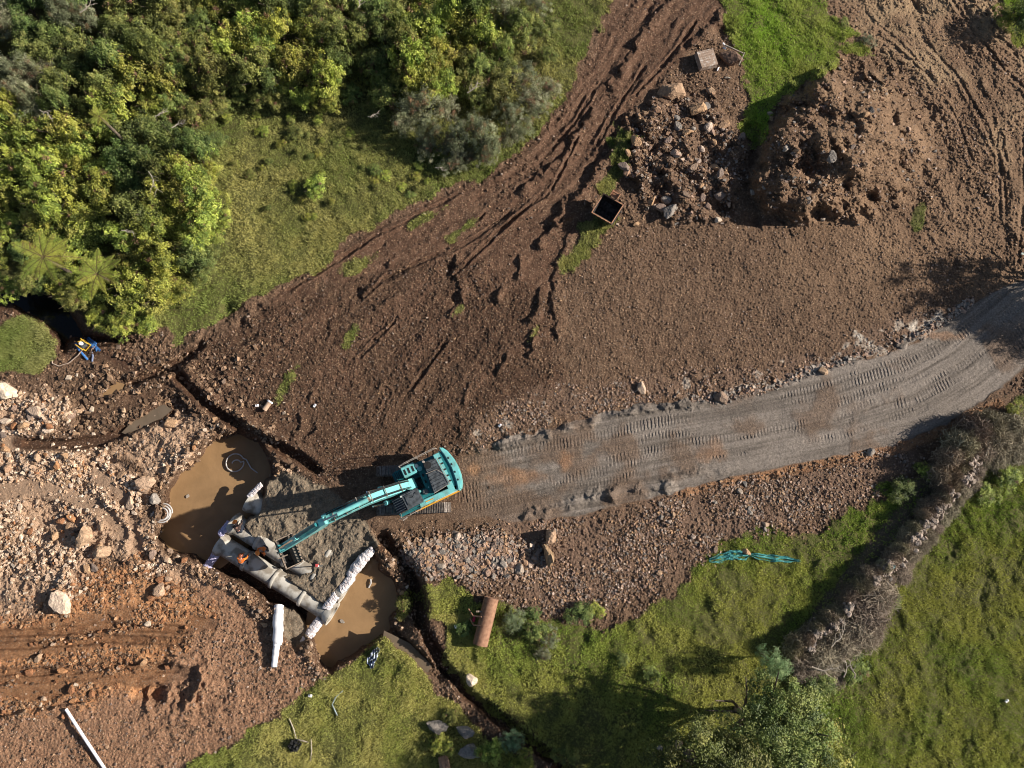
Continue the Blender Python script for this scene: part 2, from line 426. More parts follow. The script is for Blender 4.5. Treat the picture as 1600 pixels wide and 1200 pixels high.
Hh += W_['grass'] * (fbm(WX, WY, .7, 4, 5) * .10 + .05)
def put(sl, add): Hh[sl] += add.astype(np.float32)
HEAPM = region(HEAP, 10, 1.0)
SMP = sstep(-.15, .3, fbm(WX, WY, 2.6, 4, 140)); rub = np.maximum.reduce([W_['pale'] * (.35 + .65 * SMP), HEAPM, W_['orange'] * .35, region(MOUND, 10, .8) * .6])
Hh += rub * (LUMP * .11 + LUMPb * .26 * sstep(-.3, .5, fbm(WX, WY, 4, 2, 33)) + fbm(WX, WY, 1.7, 4, 34) * .12)
Hh += HEAPM * (.35 + fbm(WX, WY, 1.5, 4, 35) * .38 + LUMPb * .25)
nearpit = np.exp(-(np.hypot((U - 250) / 130, (V_ - 650) / 90)) ** 2)
Hh += nearpit * (fbm(WX, WY, 1.1, 4, 36) * .16 + LUMP * .12)
# mound of excavated earth
sm = sdf(MOUND) + 1.3 * WOB + .6 * WOB2
west = 1 - sstep(0, 160, U - 1330 + (V_ - 200) * .2)
Hh += sstep(4, -34, sm) * (1.55 + fbm(WX, WY, 1.8, 4, 154) * .45) * west + sstep(0, -90, sm) * 1.0 + sstep(8, -8, sm) * LUMPb * .12
for cx, cy, r, d in ((1272, 262, 24, 1.3), (1322, 292, 15, .9), (1388, 166, 15, .7), (1338, 205, 15, .7), (1292, 200, 20, .6), (1245, 305, 18, .4), (1300, 235, 12, .4), (1215, 262, 15, .6), (1222, 330, 14, .4), (1412, 215, 10, .45), (1405, 245, 9, .4), (1395, 190, 6, .4),
                    (1052, 165, 15, .6), (1035, 300, 16, .6), (1030, 270, 9, .5), (1120, 262, 13, .5), (1130, 318, 14, .6), (1155, 200, 9, .4), (1190, 310, 18, .5), (1180, 345, 12, .4), (995, 200, 10, .5), (1060, 270, 10, .4), (1100, 215, 9, .4),
                    (1128, 48, 10, .4), (1432, 12, 16, .6), (560, 455, 8, .25), (350, 500, 10, .3), (375, 505, 14, .45), (400, 485, 10, .35), (358, 482, 8, .3), (200, 600, 12, .35), (188, 598, 8, .4), (262, 628, 18, .45), (285, 655, 14, .4),
                    (150, 700, 9, .3), (120, 655, 10, .35), (236, 1072, 14, .5), (288, 1052, 9, .35), (318, 1035, 7, .3), (170, 965, 9, .35), (735, 450, 10, .25), (715, 475, 10, .3), (700, 420, 9, .25)):
    e = np.maximum(np.hypot((U - cx) * .85, (V_ - cy)) / (r * 1.15) + WOB * .055 + WOB2 * .03, 0)
    put(np.s_[:, :], -d * np.exp(-e * e * 1.2))
def groove(pts, wd, depth, berm=0.0, side=0, wob=.35):
    """a rut or trench; berm = raised lip; side -1/+1 puts the lip on one side only"""
    sl, D, S, A, L = polyl(pts, wd * 4 + 8)
    D = np.abs(D + wob * (WOB[sl] * .35 + WOB2[sl] * .5))
    ends = sstep(0, wd * 2, A) * sstep(0, wd * 2, L - A) if L > wd * 4 else 1
    a = -depth * (1 - sstep(wd * .45, wd * 1.15, D)) * ends
    if berm:
        k = 1.0 if side == 0 else (S * side > 0)
        a = a + berm * np.exp(-((D - wd * 1.5) / (wd * .75)) ** 2) * k * ends
    put(sl, a)
def ridge(pts, wd, h, wob=.5):
    sl, D, S, A, L = polyl(pts, wd * 3 + 8)
    D = np.maximum(D + wob * (WOB[sl] * .3 + WOB2[sl] * .5), 0)
    ends = sstep(0, wd * 2.5, A) * sstep(0, wd * 2.5, L - A)
    put(sl, h * np.exp(-(D / wd) ** 2) * ends * (1 + .35 * WOB2[sl] / 7))
# shelf edges: ground to the east stands higher, dropping sharply westward
def scarp(pts, h, wide=40, sharp=4):
    """pts listed top to bottom; the east side is lifted by h fading over `wide` px"""
    sl, D, S, A, L = polyl(pts, wide + 10)
    east = np.where(S < 0, D, -D) + .4 * WOB2[sl] + .2 * WOB[sl]
    ends = sstep(0, 14, A) * sstep(0, 14, L - A)
    var = .55 + .45 * np.clip(.5 + vn(A * .09 + h * 50, A * 0 + h * 9, 60), 0, 1)
    put(sl, h * .85 * var * sstep(-sharp, sharp, east + .35 * WOB2[sl]) * sstep(wide * 1.3, sharp, east) * ends)
scarp([(1130, 15), (1105, 42), (1072, 72), (1045, 95), (1028, 110)], .32, 16, 3)
scarp([(1060, -30), (1035, 5), (1000, 58), (985, 75), (960, 125), (945, 140)], .30, 18, 3)
scarp([(935, 165), (920, 185), (893, 215), (878, 245), (852, 262), (825, 285), (800, 300)], .42, 20, 3)
scarp([(990, 165), (972, 195), (952, 240), (928, 262), (915, 290), (885, 312), (850, 345)], .62, 26, 4)
scarp([(895, 320), (870, 345), (845, 372), (838, 395)], .35, 16, 3)
scarp([(890, 355), (884, 385), (868, 405), (866, 440), (867, 480), (869, 540)], .20, 16, 3)
scarp([(815, 392), (810, 420), (802, 440)], .32, 14, 3)
scarp([(846, 440), (843, 470), (832, 490), (818, 508)], .34, 14, 3)
scarp([(838, 515), (828, 540), (822, 562)], .28, 12, 3)
scarp([(796, 542), (782, 570), (770, 595)], .24, 12, 2.5)
scarp([(785, 440), (778, 460), (770, 480)], .26, 10, 3)
scarp([(712, 392), (706, 430), (722, 452), (712, 480), (700, 500)], .28, 14, 3)
scarp([(620, 390), (606, 408), (598, 420)], .18, 10, 2.5)
scarp([(580, 448), (565, 458), (556, 470)], .22, 10, 2.5)
scarp([(520, 480), (512, 510), (508, 540)], .14, 10, 2.5)
scarp([(625, 452), (600, 470), (575, 480)], .18, 10, 2.5)
scarp([(475, 645), (462, 665), (448, 690)], .30, 16, 3)
scarp([(502, 655), (485, 672), (468, 690)], .18, 10, 2.5)
scarp([(492, 590), (486, 615), (480, 635)], .18, 10, 2.5)
scarp([(1562, 195), (1574, 250), (1580, 300), (1577, 360), (1578, 400)], .13, 14, 2.5)
scarp([(1528, 118), (1540, 145), (1548, 160)], .16, 10, 2.5)
scarp([(1515, 150), (1525, 165), (1535, 175)], .16, 10, 2.5)
scarp([(1395, 20), (1410, 45), (1425, 60)], .10, 10, 2.5)
scarp([(730, 590), (722, 640), (716, 690)], .16, 8, 2.5)
scarp([(780, 590), (772, 600), (790, 620)], .14, 8, 2)
for i, (a, b) in enumerate([((640, 345), (540, 400)), ((720, 300), (640, 340)), ((860, 300), (780, 360)), ((905, 210), (860, 300)), ((1010, 100), (930, 230)), ((1090, 30), (990, 150)), ((560, 385), (450, 455)), ((800, 330), (700, 395)), ((690, 395), (590, 440)), ((640, 420), (560, 470)), ((760, 330), (730, 352)), ((620, 500), (560, 560)), ((700, 530), (640, 610)), ((850, 300), (700, 440)), ((930, 140), (860, 235))]):
    mx, my = (a[0] + b[0]) / 2 + (i * 7 % 9 - 4), (a[1] + b[1]) / 2 + (i * 5 % 9 - 4)
    groove([a, (mx, my), b], 3.0, .08, .07)
# parallel wheel ruts in the dirt track
sl, D, S, A, L = polyl([(1085, -50), (1010, 60), (930, 175), (865, 255), (780, 325), (680, 380), (560, 425), (440, 480), (340, 530)], 75)
off = D * S + WOB[sl] * .4
put(sl, (np.sin(off * .42 + np.sin(A * .01) * 2) * .055 + np.sin(off * .17 + 1) * .08) * sstep(70, 45, D) * (.5 + .5 * vn(A * .02, off * .05, 4)))
for pts_, d_ in (([(1466, -30), (1525, 55), (1570, 110), (1625, 160)], .10), ([(1436, 55), (1500, 125), (1540, 195), (1566, 262), (1572, 330)], .09), ([(1380, 60), (1450, 118), (1500, 195), (1520, 260)], .07), ([(1500, -20), (1560, 60), (1625, 120)], .08), ([(1350, 20), (1420, 80), (1490, 160)], .06), ([(1598, 200), (1600, 300), (1590, 420)], .08), ([(1552, 180), (1562, 260), (1562, 340)], .07)):
    groove(pts_, 3.5, d_ * .55, .03)
# wheel-flattened bands across the left bank and the orange clay
FLATB = np.zeros_like(WX)
for pts_, wd_ in (([(-60, 692), (30, 692), (100, 696), (155, 690), (195, 674), (240, 650)], 12), ([(-60, 1000), (40, 992), (90, 982), (165, 968), (200, 955)], 14), ([(-60, 1022), (60, 1018), (150, 1004), (250, 988), (330, 972)], 9), ([(-60, 1062), (40, 1058), (110, 1056), (180, 1062), (260, 1056), (300, 1048)], 11), ([(-60, 1085), (40, 1082), (100, 1075)], 12),
                  ([(110, 560), (165, 560), (205, 580), (240, 590)], 8), ([(280, 600), (330, 640), (400, 690), (450, 720)], 9), ([(150, 640), (230, 615), (290, 590)], 9), ([(-60, 770), (60, 760), (150, 790), (190, 830)], 13), ([(150, 740), (200, 790), (215, 850)], 9)):
    sl, D, S, A, L = polyl(pts_, 40)
    FLATB[sl] = np.maximum(FLATB[sl], (1 - sstep(wd_ * .6, wd_ * 1.3, D + .45 * WOB[sl] + .4 * WOB2[sl])))
FLATB = FLATB * (U < 480)
Hh = Hh * (1 - .85 * FLATB) + .85 * FLATB * (-.06 + fbm(WX, WY, 2.0, 3, 48) * .10 + fbm(WX, WY, .4, 3, 49) * .015)
# long blade and wheel scrapes, running up the slope and bending towards the machine
_al = (WX * .62 + WY * .78) + .035 * (WX * .78 - WY * .62) ** 2; _ac = WX * .78 - WY * .62 + fbm(WX, WY, 9, 2, 150) * 1.2
SCR = fbm(_al * .10, _ac, .55, 4, 151) ; SCR2 = fbm(_al * .07, _ac, 1.3, 3, 152)
scm = np.clip(W_['dark'] * .8 + W_['track'], 0, 1) * (1 - W_['grass'])
Hh += scm * (SCR * .055 + SCR2 * .09)
_rl = (WX * .35 - WY * .94) + .02 * (WX * .94 + WY * .35) ** 2; _rc = WX * .94 + WY * .35
SCR3 = fbm(_rl * .08, _rc, .8, 4, 153); dm = W_['dry'] * (1 - W_['grass']) * sstep(420, 300, V_) * (U > 1350)
Hh += dm * SCR3 * .07
# trenches and ditches
groove([(195, 602), (235, 585), (272, 572), (298, 552), (322, 532)], 8, .55, .18)
groove([(268, 576), (310, 620), (340, 645), (380, 668), (430, 697), (470, 717), (505, 742)], 9, .55, .22)
groove([(330, 668), (370, 690), (405, 712), (450, 730)], 5, .2, .12)
groove([(585, 822), (605, 848), (635, 882), (652, 930), (660, 980), (690, 1035), (722, 1075), (765, 1112), (825, 1155), (890, 1205), (980, 1280), (1100, 1500)], 12, .75, .10, 0, .6)
groove([(600, 988), (640, 1012), (672, 1045), (705, 1070)], 12, .6, .08)
groove([(30, 692), (100, 695), (155, 690), (190, 675), (230, 655), (262, 640)], 9, .3, .12)
groove([(155, 618), (185, 605), (198, 598)], 9, .4, .15)
for yy, dp in ((985, .18), (1004, .18), (1046, .22), (1058, .10)):
    groove([(-80, yy + 8), (60, yy + 3), (120, yy), (170, yy - 6), (250, yy - 3), (290, yy)], 7, dp, .08)
scarp([(168, 955), (172, 975)], .3, 20, 3); scarp([(86, 988), (90, 1006)], .3, 14, 3)
put(np.s_[:, :], -1.2 * np.exp(-(np.hypot((U - 628) / 32, (V_ - 935) / 62)) ** 4) - .5 * np.exp(-(np.hypot((U - 565) / 40, (V_ - 1020) / 22)) ** 2))
# undercut edge by the white plastic pipe
sl, D, S, A, L = polyl([(-80, 1135), (0, 1122), (40, 1110), (95, 1105), (120, 1100)], 40)
put(sl, .3 * sstep(-3, 3, D * S + .4 * WOB2[sl]) * sstep(34, 4, D) * (D * S > -6))
# pit
sp = sdf(PIT) + .35 * WOB + .25 * WOB2
FLOOR = -1.95
pitw = sstep(5 + 5 * (U < 330), -6 - 6 * (U < 330), sp)
Hh = Hh * (1 - pitw) + (FLOOR + fbm(WX, WY, .8, 4, 7) * .18) * pitw
# bank spoil around the pit
put(np.s_[:, :], (np.exp(-((sp - 15) / 9) ** 2) * (.10 + LUMP * .25 + fbm(WX, WY, 1.2, 3, 8) * .1)) * (U < 640) * (V_ > 640) * (smooth_road))
# sand bedding packed over the pipes
hole = np.exp(-(np.hypot((U - 412) / 34, (V_ - 868) / 20)) ** 4) 
hole = np.maximum(hole, np.exp(-(np.hypot((U - 450) / 28, (V_ - 885) / 16)) ** 4))
ang = np.arctan2(U - 520, V_ - 700)
riseNE = sstep(110, 30, np.hypot(U - 530, (V_ - 755)))
furrow = fbm(WX * 1.6 + WY * .8, WY * 1.6 - WX, .9, 4, 12)
top = -.34 + fbm(WX, WY, 1.4, 3, 10) * .16 + furrow * .09 + (RIDG - .5) * .10 + LUMPs * .03 + .36 * riseNE - hole * .75 \
      + .26 * np.exp(-(np.hypot((U - 428) / 30, (V_ - 812) / 22)) ** 2) + .1 * np.exp(-(np.hypot((U - 500) / 40, (V_ - 860) / 20)) ** 2)
for cx, cy, a, b, h in ((450, 772, 22, 12, .28), (490, 765, 18, 10, .25), (520, 800, 20, 16, .2), (475, 790, 26, 12, .2), (460, 750, 16, 12, .3), (550, 845, 20, 22, .18)):
    top += h * np.exp(-(np.hypot((U - cx) / a, (V_ - cy) / b)) ** 2)
sw = sstep(2, -(7 + 24 * riseNE), sd_sand + .3 * WOB2)
Hh = Hh * (1 - sw) + top * sw
s2 = region(SAND2, 7, .5); Hh = Hh * (1 - s2) + (-.75 + fbm(WX, WY, .8, 3, 15) * .2) * s2
# pools keep a clean basin
for pl in (POOL1, POOL2):
    k = sstep(9, -13, sdf(pl) + .5 * WOB2 + .3 * WOB); Hh = Hh * (1 - k) + (FLOOR + .12 * fbm(WX, WY, .5, 3, 19)) * k
k = sstep(6, -10, sdf(STREAM) + .4 * WOB); Hh = Hh * (1 - k) + (-1.35 + fbm(WX, WY, 1, 3, 6) * .1) * k
for (pl, z) in (([(158, 618), (165, 610), (185, 603), (188, 606), (180, 616), (164, 624)], -.20), ([(195, 672), (225, 650), (250, 638), (262, 640), (250, 650), (225, 664), (205, 676)], -.24)):
    k = sstep(4, -4, sdf(pl) + .15 * WOB2); Hh = Hh * (1 - k) + z * k
# road: smoothed surface, tread prints, pushed-up edges
k = W_['road']
flat = fbm(WX, WY, 14, 3, 1) * .12 + .05 + fbm(WX, WY, 1.8, 3, 16) * .03 + fbm(WX, WY, .3, 3, 17) * .008
Hh = Hh * (1 - .95 * k) + .95 * k * flat
dk = region([(560, 715), (700, 715), (760, 700), (780, 820), (650, 825), (590, 830), (560, 800)], 10, .3); Hh = Hh * (1 - .9 * dk) + .9 * dk * (.03 + fbm(WX, WY, .8, 3, 18) * .03 + LUMPs * .02)
TRD = [(640, 760), (720, 757), (850, 728), (1000, 702), (1150, 676), (1300, 645), (1420, 608), (1500, 562), (1600, 480), (1700, 410)]
sl, D, S, A, L = polyl(TRD, 75)
off = D * S + 6 * vn(A * .006, 0 * A, 8)
tread = np.zeros_like(off)
for o, ww, s in ((-34, 8, 1), (20, 8, 2), (-12, 7, 3), (38, 6, 4), (-44, 5, 5), (6, 6, 6)):
    on = sstep(-.1, .4, vn(A * .011, np.full_like(A, o * .1), 40 + s) + .5 * vn(A * .05, off * .12, 44 + s))
    band = sstep(ww + 1.5, ww - 1, np.abs(off - o))
    tread = np.maximum(tread, band * on * (.5 + .5 * np.sign(np.sin(A * 2 * PI / 5.4 + s + off * .08 + 2.5 * vn(A * .04, off * 0 + s, 77)) + .35 * vn(A * .3, off * .3, 78))))
    put(sl, -.035 * band * on * k[sl] )
TR = np.zeros_like(WX); TR[sl] = tread * sstep(75, 60, D)
Hh += TR * .030 * np.maximum(k, dk) * (.4 + .6 * sstep(-.2, .5, fbm(WX, WY, 1.2, 3, 90)))
def sandridge(pts, wd, h):
    sl, D, S, A, L = polyl(pts, wd * 3 + 8)
    D = np.maximum(D + .8 * WOB2[sl], 0)
    ends = sstep(0, 14, A) * sstep(0, 14, L - A)
    g = np.exp(-(D / wd) ** 2) * ends
    put(sl, h * g * (.62 + .55 * vn(A * .07, S * D * .05, 5) + .4 * fbm(WX[sl], WY[sl], .8, 3, 45)))
    W_['road'][sl] = np.maximum(W_['road'][sl], sstep(.25, .5, g + .1 * WOB2[sl] / 7))
    Wf = W_['grass']; Wf[sl] *= (1 - sstep(.25, .5, g))
sandridge([(742, 708), (790, 694), (850, 677), (900, 664), (960, 648), (1060, 630), (1108, 630)], 6, .28)
sandridge([(812, 812), (850, 798), (900, 786), (930, 774), (980, 768), (1040, 763), (1062, 764)], 8, .36)
sandridge([(1040, 742), (1090, 738), (1150, 735)], 6, .18)
sandridge([(1110, 632), (1200, 606), (1290, 577), (1370, 555), (1440, 524), (1480, 495)], 3.5, .14)
ridge([(800, 700), (870, 740), (905, 745)], 3, .0)
# earth ridge under the stone wall
put(np.s_[:, :], .25 * sstep(4, -18, sd_wall))
# grass tussocks and hoof pits on the lower right pasture
tus = sstep(.25, .7, fbm(WX, WY, 1.3, 3, 50)); Hh += tus * W_['grass'] * .10 * sstep(600, 700, V_)

def ground(u, v):
    """terrain height under a survey position"""
    i = int(np.clip(np.searchsorted(UA, u) - 1, 0, NU - 2)); j = int(np.clip(np.searchsorted(VA, v) - 1, 0, NV - 2))
    fu = (u - UA[i]) / (UA[i + 1] - UA[i]); fv = (v - VA[j]) / (VA[j + 1] - VA[j])
    return float((Hh[j, i] * (1 - fu) + Hh[j, i + 1] * fu) * (1 - fv) + (Hh[j + 1, i] * (1 - fu) + Hh[j + 1, i + 1] * fu) * fv)
def G(u, v, dz=0.0):
    z = ground(u, v) + dz
    return P(u, v, z)
def sample(A, u, v):
    i = np.clip(np.searchsorted(UA, u) - 1, 0, NU - 1); j = np.clip(np.searchsorted(VA, v) - 1, 0, NV - 1)
    return A[j, i]

# ---- colour mix (albedo of each soil), fed to the shader as weights
gx, gy = PW(U, V_, Hh.astype(np.float64))
VX = np.stack([gx, gy, Hh], -1).reshape(-1, 3).astype(np.float32)
idx = np.arange(NV * NU, dtype=np.int32).reshape(NV, NU)
Fq = np.stack([idx[1:, :-1], idx[1:, 1:], idx[:-1, 1:], idx[:-1, :-1]], -1).reshape(-1, 4)

wet = np.zeros_like(WX)
for pts, wd in (([(195, 602), (235, 588), (275, 574), (310, 620), (340, 645), (380, 668), (430, 697), (470, 717), (505, 742)], 14), ([(230, 585), (290, 600), (300, 640)], 16), ([(100, 545), (160, 545), (200, 570), (235, 585)], 10), ([(30, 692), (100, 695), (155, 690), (190, 675), (260, 640)], 13), ([(605, 848), (635, 882), (652, 930), (660, 980), (690, 1035), (722, 1075), (765, 1112), (825, 1155), (890, 1205)], 17)):
    sl, D, S, A, L = polyl(pts, 40)
    wet[sl] = np.maximum(wet[sl], 1 - sstep(wd * .6, wd * 1.2, D + .4 * WOB[sl]))
wet = np.maximum(wet, sstep(12, 2, sp) * .8); wet = np.maximum(wet, sstep(16, 2, sdf(STREAM))); wet = np.maximum(wet, FLATB * .45 * (1 - W_['pale'] * .5))  # stream bank takes the wet colour also to paint in its missing shade
for yy in (990, 1008, 1050):
    sl, D, S, A, L = polyl([(-60, yy + 6), (60, yy), (120, yy - 3), (170, yy - 10), (290, yy - 5)], 30)
    wet[sl] = np.maximum(wet[sl], .55 * (1 - sstep(5, 12, D + .4 * WOB[sl])))
whitep = np.zeros_like(WX)
sl, D, S, A, L = polyl(TRD, 90)
STREAK = np.full_like(WX, .5); STREAK[sl] = np.clip(.5 + .55 * vn(A * .008, D * S * .16, 51) + .35 * vn(A * .02, D * S * .5, 52) + .3 * sstep(1000, 1400, U[sl]), 0, 1)
sl, D, S, A, L = polyl([(1338, 520), (1370, 545), (1400, 535), (1430, 515), (1462, 495)], 30)
whitep[sl] = (1 - sstep(6, 17, D)) * sstep(-.1, .35, fbm(WX[sl], WY[sl], .8, 4, 61))
whitep = np.maximum(whitep, sstep(.35, .6, fbm(WX, WY, .6, 4, 62)) * region(None, 2, .4, sd_g2) * .5)
rust = np.zeros_like(WX)
for cx, cy, a, b in ((1112, 705, 22, 17), (882, 722, 12, 14), (1475, 525, 30, 7), (800, 745, 45, 14), (740, 735, 14, 12)):
    rust = np.maximum(rust, np.exp(-(np.maximum(np.hypot((U - cx) / a, (V_ - cy) / b) + WOB2 * .06 + WOB * .03, 0)) ** 4) * .5)
sl, D, S, A, L = polyl([(1060, 770), (1200, 742), (1300, 720), (1400, 700), (1480, 672), (1560, 632)], 30)
rust2 = np.zeros_like(WX); rust2[sl] = (1 - sstep(4, 13, D + .3 * WOB[sl])) * (roadw[sl] > -1) * .6
orange = np.maximum(W_['orange'] * (1 - .6 * W_['pale']), np.maximum(rust, rust2 * .8))
att = {
 'Wa': (W_['grass'] * (1 - W_['wallband']) * sstep(-2, 14, sdf(STREAM)), W_['road'] * (1 - rust) * (1 - .55 * sstep(.05, .6, fbm(WX, WY, 2.4, 4, 95) + .5 * sstep(1150, 800, U)) ), W_['sand']),
 'Wb': (W_['pale'], orange, np.maximum(W_['gravel'], HEAPM * .35)),
 'Wc': (np.clip(W_['dark'] * (.75 + .5 * sstep(-.3, .4, fbm(WX, WY, 3.5, 4, 155))), 0, 1), np.clip(W_['track'] * (1 - .35 * sstep(.1, .6, SCR2)) + W_['dark'] * .75 * sstep(0, .5, SCR2 + .5 * fbm(WX, WY, 5, 3, 156)), 0, 1), np.maximum(W_['dry'], 0)),
 'Wd': (np.clip(wet, 0, 1), np.clip(whitep, 0, 1), W_['redb']),
 'We': (W_['straw'], W_['wallband'], STREAK),
}
def soil_material():
    m, N, L, b = new_mat('soil')
    geo = N.new('ShaderNodeNewGeometry'); pos = geo.outputs['Position']
    A = {}
    for k in att:
        at = N.new('ShaderNodeAttribute'); at.attribute_name = k
        sp_ = N.new('ShaderNodeSeparateColor'); L.new(at.outputs['Color'], sp_.inputs[0])
        A[k] = sp_.outputs
    def noise(scale, detail=6, rough=.6, dist=0):
        n = N.new('ShaderNodeTexNoise'); n.inputs['Scale'].default_value = scale; n.inputs['Detail'].default_value = detail
        n.inputs['Roughness'].default_value = rough; n.inputs['Distortion'].default_value = dist
        L.new(pos, n.inputs['Vector']); return n.outputs['Fac']
    def rng(v, a, b_, c=0, d=1):
        r = N.new('ShaderNodeMapRange'); r.inputs['From Min'].default_value = a; r.inputs['From Max'].default_value = b_
        r.inputs['To Min'].default_value = c; r.inputs['To Max'].default_value = d; L.new(v, r.inputs['Value']); return r.outputs['Result']
    def mix(f, a, c):
        x = N.new('ShaderNodeMix'); x.data_type = 'RGBA'
        if isinstance(f, float): x.inputs['Factor'].default_value = f
        else: L.new(f, x.inputs['Factor'])
        for s_, q in (('A', a), ('B', c)):
            if isinstance(q, tuple): x.inputs[s_].default_value = (*q, 1)
            else: L.new(q, x.inputs[s_])
        return x.outputs['Result']
    n_big = rng(noise(.35, 5), .35, .65); n_mid = rng(noise(2.2, 6), .33, .67); n_fine = rng(noise(9, 8, .7), .32, .68); n_sp = rng(noise(26, 4, .7), .35, .65)
    def two(c1, c2, f): return mix(f, c1, c2)
    base = two(PALD['mid'][0], PALD['mid'][1], n_mid)
    cur = base
    def layer(sock, key, f=n_mid):
        nonlocal cur
        cur = mix(sock, cur, two(PALD[key][0], PALD[key][1], f))
    layer(A['Wd'][2], 'redb'); layer(A['Wc'][0], 'dark'); layer(A['Wc'][2], 'dry', n_big); layer(A['We'][0], 'straw', n_fine)
    layer(A['Wc'][1], 'track'); layer(A['Wb'][2], 'gravel', n_fine); layer(A['Wb'][0], 'pale', n_fine); layer(A['Wb'][1], 'orange', n_mid)
    layer(A['Wd'][1], 'white', n_fine); layer(A['We'][1], 'band', n_fine)
    layer(A['Wa'][0], 'turf', n_fine)
    layer(A['Wd'][0], 'wet', n_mid)
    layer(A['Wa'][1], 'road', rng(A['We'][2], 0, 1, 1, 0)); layer(A['Wa'][2], 'sand', n_mid)
    br = N.new('ShaderNodeMath'); br.operation = 'MULTIPLY'
    L.new(rng(n_fine, 0, 1, .62, 1.38), br.inputs[0]); L.new(rng(n_sp, 0, 1, .62, 1.38), br.inputs[1])
    vm = N.new('ShaderNodeVectorMath'); vm.operation = 'SCALE'; L.new(cur, vm.inputs[0]); L.new(br.outputs[0], vm.inputs['Scale'])
    # scattered small pebbles of paler stone
    vo = N.new('ShaderNodeTexVoronoi'); vo.inputs['Scale'].default_value = 11.0; L.new(pos, vo.inputs['Vector'])
    s2_ = N.new('ShaderNodeSeparateColor'); L.new(vo.outputs['Color'], s2_.inputs[0])
    pm = N.new('ShaderNodeMath'); pm.operation = 'MULTIPLY'
    L.new(rng(s2_.outputs[0], .62, .66), pm.inputs[0]); L.new(rng(vo.outputs['Distance'], .42, .30), pm.inputs[1])
    pg = N.new('ShaderNodeMath'); pg.operation = 'MULTIPLY'; L.new(pm.outputs[0], pg.inputs[0])
    inv = N.new('ShaderNodeMath'); inv.operation = 'ADD'; inv.use_clamp = True
    L.new(A['Wa'][0], inv.inputs[0]); L.new(A['Wa'][1], inv.inputs[1])
    L.new(rng(inv.outputs[0], 0, 1, .75, 0), pg.inputs[1])
    fin = mix(pg.outputs[0], vm.outputs['Vector'], mix(s2_.outputs[1], (.46, .30, .18), (.26, .19, .145)))
    L.new(fin, b.inputs['Base Color'])
    L.new(rng(A['Wd'][0], 0, 1, .92, .55), b.inputs['Roughness'])
    b.inputs['Specular IOR Level'].default_value = .25
    ad = N.new('ShaderNodeMath'); ad.operation = 'ADD'
    L.new(rng(noise(7, 8, .75), 0, 1, 0, .17), ad.inputs[0]); L.new(rng(noise(26, 5, .75), 0, 1, 0, .05), ad.inputs[1])
    sc = N.new('ShaderNodeMath'); sc.operation = 'MULTIPLY'; L.new(ad.outputs[0], sc.inputs[0])
    L.new(rng(A['Wa'][1], 0, 1, 1.0, .28), sc.inputs[1])
    bp = N.new('ShaderNodeBump'); bp.inputs['Strength'].default_value = 1; bp.inputs['Distance'].default_value = 1.0
    L.new(sc.outputs[0], bp.inputs['Height']); L.new(bp.outputs['Normal'], b.inputs['Normal'])
    return m
PALD = {
 'mid': ((.19, .117, .074), (.110, .064, .040)), 'redb': ((.40, .225, .135), (.25, .135, .08)),
 'dark': ((.110, .060, .036), (.055, .029, .018)), 'dry': ((.265, .165, .100), (.155, .092, .055)), 'straw': ((.40, .28, .17), (.24, .155, .09)),
 'track': ((.165, .092, .058), (.088, .046, .028)), 'gravel': ((.24, .155, .11), (.14, .083, .055)), 'pale': ((.60, .415, .285), (.34, .215, .14)),
 'orange': ((.58, .30, .145), (.34, .155, .070)), 'white': ((.72, .64, .55), (.50, .42, .34)), 'band': ((.16, .12, .085), (.09, .07, .045)),
 'turf': ((.15, .14, .045), (.085, .085, .028)), 'wet': ((.11, .055, .030), (.065, .032, .019)),
 'road': ((.225, .188, .160), (.115, .094, .078)), 'sand': ((.27, .215, .155), (.165, .128, .092)),
}
SOIL = soil_material()
# split the single sheet by what it is
def wq(A):
    return .25 * (A[1:, :-1] + A[1:, 1:] + A[:-1, 1:] + A[:-1, :-1]).ravel()
cls = np.zeros(len(Fq), np.int32)
sd_m = wq(sm); sd_h = wq(HEAPM)
cls[wq(W_['track']) > .5] = 1
cls[sd_m < 0] = 3
cls[sd_h > .5] = 4
cls[wq(np.maximum(region(None, 3, .35, sd_sand), s2)) > .5] = 5
cls[wq(W_['road']) > .5] = 2
for ci, nm in enumerate(('ground', 'dirt_track', 'road', 'earth_mound', 'rubble_heap', 'sand_bedding')):
    f = Fq[cls == ci]
    used, invx = np.unique(f, return_inverse=True)
    me = np_mesh(nm, VX[used], invx.reshape(f.shape), SOIL, smooth=False)
    for k, (a, b_, c) in att.items():
        ca = me.color_attributes.new(k, 'FLOAT_COLOR', 'POINT')
        cc = np.ones((len(used), 4), np.float32)
        cc[:, 0] = a.ravel()[used]; cc[:, 1] = b_.ravel()[used]; cc[:, 2] = c.ravel()[used]
        ca.data.foreach_set('color', cc.ravel())
    o = link(nm, me); o['kind'] = 'structure'

